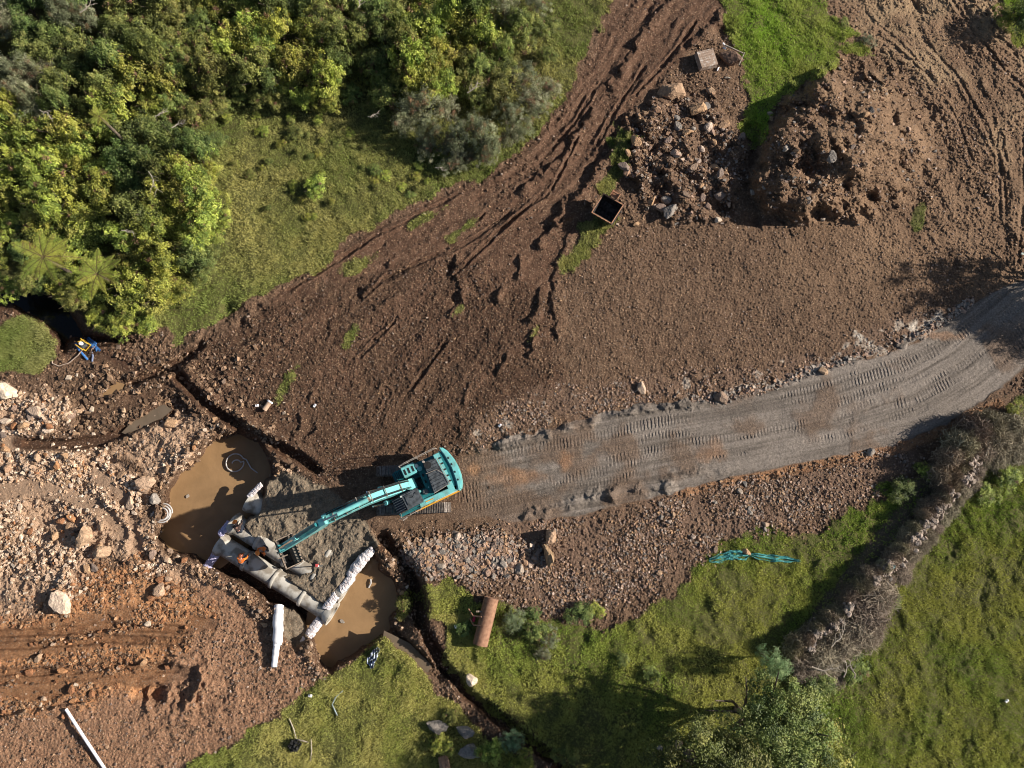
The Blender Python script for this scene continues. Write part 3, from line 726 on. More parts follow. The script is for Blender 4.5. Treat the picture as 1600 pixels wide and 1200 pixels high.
# ---- water
def water_mat(name, col, rough=.08):
    m, N, L, b = new_mat(name)
    tc = N.new('ShaderNodeTexCoord'); nz = N.new('ShaderNodeTexNoise'); nz.inputs['Scale'].default_value = .45; nz.inputs['Detail'].default_value = 9; nz.inputs['Distortion'].default_value = 1.2
    L.new(tc.outputs['Object'], nz.inputs['Vector'])
    mx = N.new('ShaderNodeMix'); mx.data_type = 'RGBA'; L.new(nz.outputs['Fac'], mx.inputs['Factor'])
    mx.inputs['A'].default_value = (*[c * .62 for c in col], 1); mx.inputs['B'].default_value = (*[c * 1.32 for c in col], 1)
    L.new(mx.outputs['Result'], b.inputs['Base Color']); b.inputs['Roughness'].default_value = rough
    b.inputs['IOR'].default_value = 1.33; b.inputs['Specular IOR Level'].default_value = .5
    n2 = N.new('ShaderNodeTexNoise'); n2.inputs['Scale'].default_value = 3.0; n2.inputs['Detail'].default_value = 2
    L.new(tc.outputs['Object'], n2.inputs['Vector'])
    bp = N.new('ShaderNodeBump'); bp.inputs['Distance'].default_value = .01; L.new(n2.outputs['Fac'], bp.inputs['Height']); L.new(bp.outputs['Normal'], b.inputs['Normal'])
    return m
MUDW = water_mat('muddy_water', (.31, .19, .095), .10)
DARKW = water_mat('dark_water', (.012, .011, .009), .05)
GREYW = water_mat('grey_puddle', (.16, .12, .085), .1)
def pool(name, poly, z, mat, grow=0):
    cx = sum(p[0] for p in poly) / len(poly); cy = sum(p[1] for p in poly) / len(poly)
    bm = bmesh.new()
    vs = [bm.verts.new(P(cx + (p[0] - cx) * (1 + grow), cy + (p[1] - cy) * (1 + grow), z)) for p in poly]
    bm.faces.new(vs); bmesh.ops.triangulate(bm, faces=bm.faces); bmesh.ops.recalc_face_normals(bm, faces=bm.faces)
    if bm.faces and sum(f.normal.z for f in bm.faces) < 0: bmesh.ops.reverse_faces(bm, faces=bm.faces)
    me = bpy.data.meshes.new(name); bm.to_mesh(me); bm.free(); me.materials.append(mat)
    o = link(name, me); o['kind'] = 'structure'; return o
WL = -1.62
pool('pool_water', [(250, 650), (450, 660), (450, 760), (420, 830), (330, 900), (230, 880), (220, 780)], WL, MUDW)
pool('pool_water', [(490, 900), (600, 860), (640, 900), (640, 1010), (520, 1070), (470, 1020)], WL, MUDW)
pool('stream_water', [(-400, 400), (60, 420), (210, 500), (215, 560), (100, 560), (-400, 520)], -1.15, DARKW)
pool('puddle_water', [(150, 612), (180, 596), (195, 600), (185, 622), (160, 630)], -.13, MUDW)
pool('puddle_water', [(190, 676), (220, 645), (256, 632), (270, 640), (250, 656), (205, 682)], -.17, GREYW)
pool('stream_water', [(600, 985), (640, 1005), (675, 1040), (668, 1052), (630, 1024), (598, 1000)], -.42, GREYW)
print('terrain done', NV, NU)
# ================================================================ STONES
rng = np.random.RandomState(42)
def ico(sub):
    bm = bmesh.new(); bmesh.ops.create_icosphere(bm, subdivisions=sub, radius=1.0)
    V = np.array([v.co[:] for v in bm.verts]); F = np.array([[v.index for v in f.verts] for f in bm.faces]); bm.free()
    return V, F
IC1 = ico(1); IC2 = ico(2); IC3 = ico(3)
def chisel(V, rs, planes=11, rough=.04):
    """cut a ball by random planes: an angular broken rock"""
    n = rs.randn(planes, 3); n /= np.linalg.norm(n, axis=1)[:, None]
    c = rs.uniform(.55, .95, planes)
    d = V @ n.T
    r = np.where(d > 1e-3, c / np.maximum(d, 1e-3), 9).min(1)
    r = np.minimum(r, 1.25)
    return V * (r * (1 + rs.randn(len(V)) * rough))[:, None]
STONE_COL = {
 'pink': [(.40, .27, .20), (.33, .22, .165), (.27, .19, .15), (.36, .22, .14), (.22, .165, .135), (.46, .35, .28)],
 'pale': [(.54, .38, .265), (.46, .31, .21), (.60, .46, .35), (.42, .28, .18), (.50, .36, .26), (.58, .46, .35)],
 'soil': [(.17, .105, .066), (.12, .071, .044), (.20, .125, .078), (.28, .18, .115), (.10, .060, .038)],
 'orange': [(.42, .21, .10), (.36, .17, .08), (.46, .27, .15), (.30, .14, .07)],
 'grey': [(.25, .215, .185), (.31, .265, .225), (.18, .16, .145), (.36, .29, .235)],
 'tan': [(.42, .26, .15), (.33, .21, .13), (.26, .18, .13)],
}
STONE = attr_mat('stone', 'Col', rough=.9, fine=.22, fscale=14, bump=.03, bscale=18)
CUBE = (np.array([(x, y, z) for x in (-1, 1) for y in (-1, 1) for z in (-1, 1)], float) * .72,
        np.array([(0, 1, 3), (0, 3, 2), (4, 6, 7), (4, 7, 5), (0, 4, 5), (0, 5, 1), (2, 3, 7), (2, 7, 6), (0, 2, 6), (0, 6, 4), (1, 5, 7), (1, 7, 3)]))
def scatter(name, us, vs, sizes, cols, label, cat, base=CUBE, flat=.7, sink=.25, group=None):
    n = len(us)
    BV, BF = base
    nb = len(BV)
    if base is CUBE:
        variants = [BV + np.random.RandomState(k + 7).uniform(-.42, .42, BV.shape) for k in range(24)]
    else:
        variants = [chisel(BV, np.random.RandomState(k + 7), 8, .08) for k in range(24)]
    variants = np.stack(variants)
    vi = rng.randint(0, 24, n)
    pv = variants[vi]                                    # n, nb, 3
    sc = np.stack([rng.uniform(.75, 1.3, n), rng.uniform(.6, 1.0, n), rng.uniform(.45, .85, n) * flat / .7], -1)
    pv = pv * sc[:, None, :]
    a = rng.uniform(0, 2 * PI, n); tl = rng.uniform(-.5, .5, n)
    ct, st_ = np.cos(tl)[:, None], np.sin(tl)[:, None]
    x, y, z = pv[..., 0], pv[..., 1], pv[..., 2]
    x, z = x * ct - z * st_, x * st_ + z * ct
    ca, sa = np.cos(a)[:, None], np.sin(a)[:, None]
    x, y = x * ca - y * sa, x * sa + y * ca
    sizes = np.asarray(sizes) * (1 - .25 * np.clip(sample(comp, us, vs), 0, 1) * (us > 480)); sink_ = sink - .16 * sample(comp, us, vs)[:, None]
    s = (sizes / 2)[:, None]
    gz = sample(Hh, us, vs); X, Y = PW(us, vs, gz.astype(np.float64))
    Vt = np.stack([x * s + X[:, None], y * s + Y[:, None], z * s + gz[:, None] + s * sink_], -1).reshape(-1, 3)
    Ft = (BF[None] + (np.arange(n) * nb)[:, None, None]).reshape(-1, 3)
    C = np.repeat(cols * rng.uniform(.8, 1.2, (n, 1)), nb, 0)
    me = np_mesh(name, Vt, Ft, STONE, False, C)
    o = link(name, me); tag(o, label, cat, group, 'stuff')
    return o
def pick(n, weight, u0, u1, v0, v1):
    """n survey positions drawn with the given weight map"""
    us, vs = [], []; got = 0
    while got < n:
        k = n * 3
        u = rng.uniform(u0, u1, k); v = rng.uniform(v0, v1, k)
        keep = rng.rand(k) < weight(u, v)
        us.append(u[keep]); vs.append(v[keep]); got += keep.sum()
        if keep.mean() < .002: break
    return np.concatenate(us)[:n], np.concatenate(vs)[:n]
def palette(n, names, probs=None):
    cols = [STONE_COL[k] for k in names]
    k = rng.choice(len(names), n, p=probs)
    out = np.array([cols[i][rng.randint(len(cols[i]))] for i in k])
    return out
def sizes(n, a, b, p=2.5): return a + (b - a) * rng.rand(n) ** p
wsoil = (1 - .9 * FLATB) * (1 - W_['grass']) * (1 - W_['road']) * (1 - W_['sand']) * (1 - sstep(-2, -8, sp))
notrd = 1 - np.maximum(W_['road'], dk)
Mg = W_['gravel'] * notrd * (1 - W_['grass'] * .8)
# density of coarse gravel: heaviest at the lower left of the belt
dens = Mg * (.35 + .65 * np.exp(-(np.hypot((U - 720) / 130, (V_ - 875) / 45)) ** 2) + .5 * np.exp(-(np.hypot((U - 1180) / 120, (V_ - 800) / 35)) ** 2)) * sstep(-.3, .4, fbm(WX, WY, 1.5, 3, 71))
u, v = pick(24000, lambda a, b: sample(dens, a, b), 600, 1560, 470, 980)
scatter('gravel', u, v, sizes(len(u), .035, .19, 3.0), palette(len(u), ['pink', 'tan', 'soil', 'grey'], [.5, .2, .22, .08]) * .95, 'pinkish grey crushed stone gravel lying along both sides of the road', 'gravel')
d2 = np.exp(-(np.hypot((U - 730) / 95, (V_ - 868) / 30)) ** 4) * wsoil * notrd
u, v = pick(3600, lambda a, b: sample(d2, a, b), 620, 860, 800, 930)
scatter('gravel', u, v, sizes(len(u), .10, .36, 2.4), palette(len(u), ['pink', 'grey', 'tan'], [.62, .2, .18]), 'coarse grey and pink stones heaped left of the two standing boulders', 'gravel')
# soil crumbs everywhere
d3 = wsoil * notrd * (.25 + .75 * sstep(-.2, .5, fbm(WX, WY, 2.2, 4, 72))) * (1 - .8 * W_['track'])
u, v = pick(66000, lambda a, b: sample(d3, a, b), -80, 1680, -80, 1280)
scatter('soil_clods', u, v, sizes(len(u), .035, .18, 3.6), palette(len(u), ['soil', 'tan', 'pink'], [.64, .18, .18]) * (1 - .35 * sample(W_['dark'], u, v))[:, None], 'crumbly brown soil clods strewn over the bare earth', 'soil clods')
d4 = np.maximum(W_['pale'], .0) * wsoil
u, v = pick(10500, lambda a, b: sample(d4, a, b) * (.06 + .94 * sample(SMP, a, b)), -80, 350, 590, 980)
scatter('rubble', u, v, sizes(len(u), .04, .28, 4.2), palette(len(u), ['pale', 'soil', 'orange'], [.86, .08, .06]) * 1.05, 'pale broken rock rubble covering the left bank', 'rubble')
d5 = np.maximum(W_['orange'] * (rust < .1) * (U < 420), 0) * wsoil
u, v = pick(3600, lambda a, b: sample(d5, a, b) * (.15 + .85 * (vn(a / 25, b / 14, 6) > -.1)), -80, 350, 850, 1140)
scatter('rubble', u, v, sizes(len(u), .04, .26, 3.6), palette(len(u), ['orange', 'pale', 'soil'], [.62, .08, .30]) * .85, 'orange clay lumps and stones along the lower left ruts', 'rubble')
d6 = np.maximum(HEAPM, region(MOUND, 14, 1) * .22) * (1 - W_['grass'])
u, v = pick(6500, lambda a, b: sample(d6, a, b) * (.3 + .7 * (vn(a / 20, b / 20, 8) > -.2)), 960, 1500, 90, 370)
scatter('rubble', u, v, sizes(len(u), .04, .34, 3.4), palette(len(u), ['pink', 'soil', 'grey', 'tan'], [.22, .56, .12, .10]) * .9, 'mixed stones and clods on the spoil heaps at upper right', 'rubble')
d7 = nearpit * wsoil * (W_['pale'] < .4)
u, v = pick(2600, lambda a, b: sample(d7, a, b), 80, 460, 520, 760)
scatter('soil_clods', u, v, sizes(len(u), .06, .36, 3.4), palette(len(u), ['soil', 'tan', 'pale'], [.82, .12, .06]) * .95, 'large earth clods around the narrow drainage channels', 'soil clods')
d8 = np.exp(-((sp - 14) / 10) ** 2) * (U < 660) * (V_ > 660) * wsoil * notrd
u, v = pick(1500, lambda a, b: sample(d8, a, b), 230, 660, 660, 1080)
scatter('rubble', u, v, sizes(len(u), .05, .3, 3), palette(len(u), ['soil', 'pale', 'tan'], [.68, .17, .15]) * .9, 'stones and clods on the edges of the flooded pit', 'rubble')
dr = np.exp(-((roadw - 5) / 5) ** 2) * (U > 1080) * (V_ < 700)
u, v = pick(1100, lambda a, b: sample(dr, a, b) * (b < 660 - (a - 1080) * .38), 1080, 1520, 460, 660)
scatter('gravel', u, v, sizes(len(u), .08, .34, 2.4), palette(len(u), ['pink', 'grey'], [.5, .5]), 'loose stones pushed up along the upper road edge', 'gravel')

# ---- individual rocks
def rock_mesh(seed, colkey=None, flat=.6, planes=12, col=None, sub=3):
    rs = np.random.RandomState(seed)
    Vr = chisel(IC3[0], rs, planes, .012)
    Vr = Vr * np.array([rs.uniform(.9, 1.15), rs.uniform(.6, .9), flat])
    n = Vr / np.linalg.norm(Vr, axis=1)[:, None]
    Vr = Vr * (1 + .05 * np.sin(n[:, :1] * 9 + seed) * np.cos(n[:, 1:2] * 8))
    c = np.array(col if col is not None else STONE_COL[colkey][seed % len(STONE_COL[colkey])])
    C = np.tile(c, (len(Vr), 1)) * (1 + .12 * rs.randn(len(Vr), 1))
    return np_mesh('rock', Vr, IC3[1], ROCKM, False, C)
ROCKM = attr_mat('rock_face', 'Col', rough=.88, fine=.28, fscale=5, bump=.05, bscale=7)
RV = {k: [rock_mesh(i * 13 + 3, k, .55 + .1 * (i % 3)) for i in range(7)] for k in ('pale', 'pink', 'grey', 'orange', 'tan')}
def rock(u, v, size, kind='pale', label=None, group=None, seed=0, rz=None, sc=(1, 1, 1), cat='rock', name='rock', sink=.3, me=None):
    r = random.Random(seed * 31 + int(u * 7 + v))
    me = me or RV[kind][r.randrange(7)]
    o = link(name, me)
    z = ground(u, v); p = P(u, v, z + size * .5 * .55 * sc[2] * (1 - sink * 1.4))
    o.location = p; o.rotation_euler = (r.uniform(-.25, .25), r.uniform(-.25, .25), r.uniform(0, 6.28) if rz is None else rz)
    s = size / 2 * 1.1; o.scale = (s * sc[0], s * sc[1], s * sc[2])
    tag(o, label, cat, group)
    return o
# rocks one can tell apart
SPECIAL = [
 (230, 755, 1.15, 'pale', 'large smooth tan boulder on the left bank just above the grey hose coil'),
 (243, 781, .75, 'grey', 'pale grey stone right beside the top of the hose coil'),
 (12, 612, 1.25, 'pale', 'broad flat pale rock at the left edge below the grass island'),
 (97, 940, 1.35, 'pale', 'big cream rock at the foot of the pale rubble, casting a shadow left'),
 (132, 838, 1.35, 'pale', 'long white rock lying alone in the middle of the pale rubble'),
 (162, 860, 1.0, 'pale', 'blocky cream rock in the pale rubble, right of the long white rock'),
 (58, 645, 1.0, 'pale', 'wedge shaped rock on the upper pale rubble with a black shadow'),
 (250, 920, .8, 'pale', 'pale rounded rock beside the pit bank above the orange clay'),
 (205, 788, .85, 'pale', 'tan rock on the bank left of the hose coil'),
 (268, 660, .85, 'tan', 'brown rock above the rubble between grey puddle and brown pool'),
 (172, 590, .55, 'tan', 'small brown rock above the short muddy puddle'),
 (60, 1030, .5, 'pale', 'small cream stone in the orange ruts at lower left'),
 (738, 1063, .78, 'pale', 'oblong cream stone lying on the green grass below the rusty roller'),
 (1165, 862, .5, 'tan', 'brown stone weighing down the teal fabric on the grass'),
 (1117, 858, .4, 'tan', 'small brown stone above the left end of the teal fabric'),
 (683, 1134, 1.1, 'grey', 'mossy grey boulder above the bright shrub at the stream bend'),
 (727, 1142, .95, 'grey', 'grey blue boulder right of the bright shrub beside the dark ditch'),
 (734, 1176, 1.05, 'grey', 'dark boulder in shade below the grey blue boulder'),
 (692, 1192, .9, 'pink', 'pinkish boulder at the bottom edge left of the ditch'),
 (1060, 1165, .55, 'pale', 'round pale stone in the tree shade at the bottom'),
 (1082, 1183, .6, 'grey', 'grey stone in the tree shade, just right of the round pale stone'),
 (1032, 1168, .4, 'grey', 'small stone in the tree shade, just left of the round pale stone'),
 (812, 887, .65, 'grey', 'flat grey stone left of the lower standing boulder'),
 (690, 885, .6, 'grey', 'flat brownish stone at the lower rim of the coarse stones, nearest the grass'),
 (732, 875, .5, 'grey', 'pale flat stone in the middle of the coarse stones'),
 (1090, 172, 1.25, 'tan', 'smooth tan rock slab leaning on the spoil heap right of the flat brown slab'),
 (1112, 142, .65, 'pale', 'small pale stone on earth below the rusty slab'),
 (995, 222, .85, 'tan', 'tan block of rock on the left rim of the spoil heap'),
 (980, 238, .5, 'tan', 'small tan rock just below the tan block on the left rim'),
 (1047, 330, 1.0, 'grey', 'largest dark grey boulder at the lower end of the spoil heap'),
 (1043, 312, .8, 'grey', 'dark grey boulder just above the largest one on the spoil heap'),
 (1058, 198, .7, 'grey', 'upright grey rock near the top of the spoil heap'),
 (1121, 344, .5, 'pale', 'pale boxy stone at the lower right of the spoil heap'),
 (1138, 318, .5, 'pale', 'pale stone in a hollow at the right of the spoil heap'),
 (995, 350, .42, 'tan', 'lone brown stone right of the rusty bucket'),
 (1228, 230, .5, 'grey', 'grey stone at the dark foot of the earth mound by the grass'),
 (1298, 246, .8, 'grey', 'grey slab lying beside the deepest hollow of the earth mound'),
 (1432, 223, .42, 'tan', 'small yellow stone on the right flank of the earth mound'),
 (1285, 580, .6, 'pale', 'pale stone pushed against the upper edge of the road'),
 (1125, 621, .9, 'tan', 'long tan rock at the upper road edge beside the sand ridge'),
 (1003, 606, .75, 'pale', 'cream stone in the gravel above the sand ridge'),
 (1495, 738, .3, 'pale', 'small pale stone in the brush at the top of the stone wall'),
 (1030, 895, .45, 'pale', 'white fleck of rock at the lower edge of the gravel slope'),
 (1360, 705, .6, 'grey', 'pale grey stone in the gravel below the road bend'),
 (536, 970, .3, 'grey', 'small brown lump poking out of the lower pool'),
 (296, 775, .3, 'grey', 'small lump poking out of the upper pool'),
]
for i, (u, v, s, k, lb) in enumerate(SPECIAL):
    o = rock(u, v, s, k, lb, None, i)
    if 'poking' in lb: o.location.z = WL - .02
# the two standing boulders and the flat slab, shaped for themselves
TANR = (.34, .225, .15)
def boulder(u, v, dims, rz, col, seed, label, planes=13, dz=0, name='boulder'):
    me = rock_mesh(seed, None, 1.0, planes, col)
    co = np.array([x.co[:] for x in me.vertices]); co = co / np.abs(co).max(0) * (np.array(dims) / 2)
    me.vertices.foreach_set('co', co.astype(np.float32).ravel()); me.update()
    o = link(name, me); z = ground(u, v); o.location = P(u, v, z + dims[2] * .42 + dz); o.rotation_euler = (0, 0, rz)
    return tag(o, label, 'boulder')
boulder(860, 838, (.75, 1.0, 1.05), .15, TANR, 21, 'upright tan boulder with white top on gravel, upper of two standing boulders')
boulder(857, 868, (.65, 1.5, 1.15), .12, (.30, .20, .12), 35, 'taller brown boulder with muddy right side, lower of two standing boulders')
boulder(1050, 143, (2.0, 1.15, 1.1), .08, (.34, .22, .14), 52, 'large flat brown rock slab on top of the spoil heap')
# countable larger rocks by area
def many(n, wfun, box_, smin, smax, kinds, label, group, seed, p=1.6):
    random.seed(seed)
    us_, vs_ = pick(n, wfun, *box_)
    for a, b in zip(us_, vs_):
        label_, group_ = (label(a, b), label(a, b).replace('rock', 'rocks')) if callable(label) else (label, group)
        rock(a, b, smin + (smax - smin) * random.random() ** p, random.choice(kinds), label_, group_, random.randrange(999))
rng = np.random.RandomState(77)
many(80, lambda a, b: sample(d4, a, b) * (1 if True else 0), (0, 350, 600, 970), .22, .62, ['pale', 'pale', 'pink', 'tan', 'orange'], lambda a, b: 'angular pale rock in the rubble ' + ('above the wet rut at the far left' if b < 690 else 'between the wet rut and the upper pool' if a > 170 and b < 760 else 'left of the upper pool' if a > 170 else 'in the middle of the left bank' if b < 820 else 'above the orange ruts'), None, 1)
many(40, lambda a, b: sample(HEAPM, a, b), (975, 1175, 150, 350), .25, .8, ['pink', 'grey', 'tan', 'pink'], 'broken rock lying in the spoil heap right of the rusty bucket', 'rocks on the spoil heap', 2)
many(24, lambda a, b: sample(region(MOUND, 3, .3), a, b), (1165, 1480, 100, 350), .22, .5, ['tan', 'grey', 'pink'], 'small rock on the earth mound', 'rocks on the earth mound', 3)
many(40, lambda a, b: sample(d2, a, b), (630, 850, 810, 920), .3, .55, ['pink', 'grey', 'pink'], 'grey or pinkish stone in the coarse stone patch by the ditch', 'larger stones in the coarse patch', 4)
many(30, lambda a, b: sample(d5, a, b), (0, 340, 860, 1120), .22, .5, ['orange', 'orange', 'pale'], 'orange stained rock beside the wheel ruts', 'rocks in the orange clay', 5)
many(28, lambda a, b: sample(dens, a, b), (1000, 1420, 690, 860), .22, .42, ['pink', 'pale', 'grey'], 'loose stone on the gravel slope between road and pasture', 'larger stones on the gravel slope', 6)
many(16, lambda a, b: sample(d8, a, b), (240, 640, 670, 1060), .3, .6, ['tan', 'pale'], 'rock on the crumbling edge of the flooded pit', 'rocks on the pit edge', 7)
# ================================================================ VEGETATION
LEAF = attr_mat('leaf', 'Col', rough=.55, transl=.22, mul_rand=.22, spec=.35)
BARK = simple('bark', (.13, .10, .075), rough=.9, scale=9, bump=.02, var=.3)
DEADW = simple('dead_wood', (.42, .36, .29), rough=.85, scale=12, var=.25)
GRASSM = attr_mat('grass_blade', 'Col', rough=.6, transl=.25, spec=.25)
def leaves_np(pos, nrm, size, col, rs, asp=.55, fold=.25):
    """one bent four-cornered leaf per point"""
    n = len(pos)
    nrm = nrm / (np.linalg.norm(nrm, axis=1)[:, None] + 1e-6)
    t = rs.randn(n, 3); t -= (t * nrm).sum(1)[:, None] * nrm; t /= (np.linalg.norm(t, axis=1)[:, None] + 1e-6)
    b = np.cross(nrm, t); s = size[:, None]
    v0 = pos - t * s * .5; v2 = pos + t * s * .5
    v1 = pos + b * s * asp * .5 + nrm * s * fold * .5; v3 = pos - b * s * asp * .5 + nrm * s * fold * .5
    V = np.stack([v0, v1, v2, v3], 1).reshape(-1, 3)
    k = np.arange(n)[:, None] * 4
    F = np.concatenate([k + [0, 1, 2], k + [0, 2, 3]], 1).reshape(-1, 3)
    C = np.repeat(col, 4, 0)
    return V, F, C
GREENS = {
 'lime':  [(.23, .25, .045), (.175, .195, .038), (.29, .29, .065), (.10, .125, .026)],
 'olive': [(.15, .17, .042), (.11, .13, .035), (.19, .20, .055), (.07, .085, .022)],
 'deep':  [(.085, .115, .030), (.11, .14, .038), (.055, .075, .022), (.15, .17, .05)],
 'grey':  [(.17, .18, .10), (.13, .14, .075), (.21, .21, .13), (.09, .095, .05)],
 'blue':  [(.12, .18, .085), (.16, .22, .11), (.09, .13, .06), (.20, .25, .13)],
}
def crown(name, Rr, Hr, z0, nclump, nleaf, lsize, pal, seed, csize=.3, dead=.03, dim=1.0):
    """uneven dome of leaf clumps with gaps; z0 = height of the crown's base"""
    rs = np.random.RandomState(seed)
    nl = rs.randint(4, 7)                                # big lobes give an uneven outline
    lob = [(rs.uniform(0, 2 * PI), rs.uniform(.25, .62) * Rr, rs.uniform(.38, .62) * Rr, rs.uniform(.65, 1.1)) for _ in range(nl)]
    lob.append((0, 0, Rr * .6, 1.0))
    C = []
    while len(C) < nclump:
        a, d, r, h = lob[rs.randint(len(lob))]
        th = rs.uniform(0, 2 * PI); ph = math.acos(rs.uniform(-.15, 1)); q = rs.uniform(.6, 1.16)
        x = d * math.cos(a) + r * q * math.sin(ph) * math.cos(th); y = d * math.sin(a) + r * q * math.sin(ph) * math.sin(th)
        z = z0 + Hr * h * (.35 + .65 * q * math.cos(ph))
        C.append((x, y, z, math.sin(ph) * math.cos(th), math.sin(ph) * math.sin(th), math.cos(ph)))
    C = np.array(C)
    k = np.repeat(np.arange(nclump), nleaf)
    off = rs.randn(len(k), 3) * csize * np.array([.55, .55, .38]) * rs.uniform(.6, 1.3, nclump)[k][:, None]
    pos = C[k, :3] + off
    nr = C[k, 3:] * .5 + np.array([0, 0, .55]) + off * 1.2 + rs.randn(len(k), 3) * .38
    pal_ = np.array(GREENS[pal])
    cc = pal_[rs.randint(len(pal_), size=nclump)][k] * rs.uniform(.78, 1.22, (len(k), 1)) * rs.uniform(.75, 1.3, nclump)[k][:, None] * 1.65 * dim
    dd = rs.rand(nclump)[k] < dead
    cc[dd] = np.array([.24, .15, .08])
    sz = lsize * rs.uniform(.6, 1.35, len(k))
    V, F, Cc = leaves_np(pos, nr, sz, cc, rs)
    return np_mesh(name, V, F, LEAF, False, Cc)
def branches(name, Rr, H, seed, n=9, r0=.07, mat=None, up=.6):
    rs = random.Random(seed); m = MB()
    m.tube([(0, 0, -.2), (rs.uniform(-.1, .1), rs.uniform(-.1, .1), H * .3), (rs.uniform(-.2, .2), rs.uniform(-.2, .2), H * .62)], [r0, r0 * .8, r0 * .5], 7)
    for i in range(n):
        a = 2 * PI * i / n + rs.uniform(-.4, .4); L = Rr * rs.uniform(.55, .95); z0 = H * rs.uniform(.12, .45)
        p0 = Vector((0, 0, z0)); p1 = Vector((math.cos(a) * L * .45, math.sin(a) * L * .45, z0 + H * .22)); p2 = Vector((math.cos(a + .25) * L, math.sin(a + .25) * L, z0 + H * rs.uniform(.3, up)))
        m.tube([p0, p1, p2], [r0 * .55, r0 * .35, r0 * .14], 5)
    o = bpy.data.meshes.new(name); o.from_pydata([tuple(v) for v in m.v], [], m.f); o.materials.append(mat or BARK)
    return o
# shrub kinds: crown variants of about 1 m radius, scaled when placed
KIND = {}
for ki, (kn, ls, ncl, nlf, cs, dd) in enumerate((('lime', .14, 90, 44, .22, .02), ('olive', .115, 105, 46, .20, .06), ('deep', .12, 95, 46, .22, .01), ('grey', .085, 95, 52, .20, .14), ('blue', .07, 120, 56, .20, .0))):
    KIND[kn] = [(crown('crown', 1.5, 1.25, .55, ncl, nlf, ls, kn, 100 * ki + j, cs, dd), branches('trunk', 1.3, 1.7, 50 * ki + j)) for j in range(4)]
def shrub(u, v, r, h, kind, label, group, seed, name='shrub', cat='shrub', z=None, top=None):
    """r = crown radius in m, h = height; (u, v) is where the crown's top stands in the survey"""
    rs = random.Random(seed)
    cm, tm = KIND[kind][rs.randrange(4)]
    zg = ground(min(max(u, -200), 1800), min(max(v, -200), 1400)) if z is None else z
    p = P(u, v, zg + h * .75)
    e = empty(name, (p.x, p.y, zg), (0, 0, rs.uniform(0, 6.28)))
    s = r / 1.5
    e.scale = (s * rs.uniform(.92, 1.08), s * rs.uniform(.92, 1.08), h / 1.95)
    tag(e, label, cat, group)
    link('crown', cm, e); link('trunk', tm, e)
    return e
random.seed(9)
FOREST = [(-120, -120), (845, -120), (852, 0), (868, 60), (880, 130), (868, 170), (835, 215), (800, 240), (740, 265), (695, 268), (655, 235), (600, 200), (560, 172), (500, 165), (420, 160), (365, 165), (345, 215), (345, 270), (362, 340), (345, 400), (300, 450), (285, 475), (235, 505), (190, 520), (140, 510), (105, 455), (60, 430), (0, 420), (-120, 420)]
pts = []
tries = 0
while len(pts) < 285 and tries < 60000:
    tries += 1
    u = random.uniform(-70, 880); v = random.uniform(-70, 520)
    if not inpoly(u, v, FOREST): continue
    # stand-off from the edge so crowns do not spill far over it
    de = min(seg_d(u, v, FOREST[i], FOREST[(i + 1) % len(FOREST)])[0] for i in range(len(FOREST)))
    if de < 11 and u > -40 and v > -40: continue
    gap = 26 if de > 30 else 20
    if any((u - a) ** 2 + (v - b) ** 2 < gap * gap for a, b, _ in pts): continue
    pts.append((u, v, de))
print('shrubs', len(pts))
def zone(u, v):
    n1 = float(vn(np.array(u / 90.), np.array(v / 90.), 2)); n2 = float(vn(np.array(u / 60.), np.array(v / 60.), 5))
    if u > 560 and v > 150: return 'grey' if n1 > -.1 else 'olive'
    if u > 780: return 'grey' if n1 > 0 else 'olive'
    if v > 180 and u < 380: return 'lime' if n1 > -.35 else 'deep'
    if u < 160 and v < 220: return 'deep' if n2 > -.1 else 'grey'
    return 'lime' if n1 > .12 else ('olive' if n2 > -.25 else 'deep')
ZL = {'lime': 'yellow green leafy shrub', 'olive': 'olive fine leaved shrub', 'deep': 'darker green shrub', 'grey': 'grey green twiggy shrub'}
def place(u, v):
    if v > 465: return 'at the lowest tip of the thicket by the pump'
    if v > 340 and u < 215: return 'close around the tree ferns'
    if v > 165 and u > 270 and u < 400: return 'on the left border of the grass clearing'
    if v > 340: return 'between tree ferns and clearing'
    if u < 110 and v < 120: return 'in the top left corner'
    if u < 110: return 'along the left picture edge, ' + ('above the yellow shrub' if v < 150 else 'beside the pale branches' if v < 215 else 'well above the tree ferns' if v < 280 else 'just above the tree ferns')
    if v < 45 and u < 480: return 'along the top edge, left half of the thicket'
    if v < 45: return 'along the top edge, right half of the thicket'
    if u > 790: return 'on the grass strip side of the thicket'
    if u > 560 and v > 190: return 'at the shaded lower tip of the right thicket'
    if u > 560 and v > 115: return 'in the lower part of the right thicket'
    if u > 560: return 'in the upper part of the right thicket'
    if u > 390 and v > 110: return 'just above the grass clearing'
    if u > 390: return 'in the upper middle of the thicket'
    if v > 285: return 'in the left thicket right above the tree ferns'
    if v > 230: return 'in the left thicket by the bent bare stem'
    return 'in the left thicket ' + ('by the tiny fern' if v > 130 else 'above the tiny fern') + (', left side' if u < 250 else ', right side')
def hword(h): return 'tall ' if h > 3.2 else 'low ' if h < 1.8 else 'medium '
for i, (u, v, de) in enumerate(pts):
    k = zone(u, v)
    big = 1 if de > 40 else .72
    hn = float(vn(np.array(u / 70.), np.array(v / 70.), 9))
    r = random.uniform(1.05, 1.6) * (big if de > 24 else .7); h = (random.uniform(2.0, 3.6) + hn * 1.2) * (1 if de > 40 else .62 if de > 22 else .42)
    if abs(u - 70) < 46 and abs(v - 402) < 40: h = min(h, 1.6)
    if abs(u - 152) < 36 and abs(v - 432) < 36: h = min(h, 1.4)
    lb = hword(h) + ZL[k] + ' ' + place(u, v)
    shrub(u, v, r, max(h, .8), k, lb, lb.replace('shrub', 'shrubs'), i)
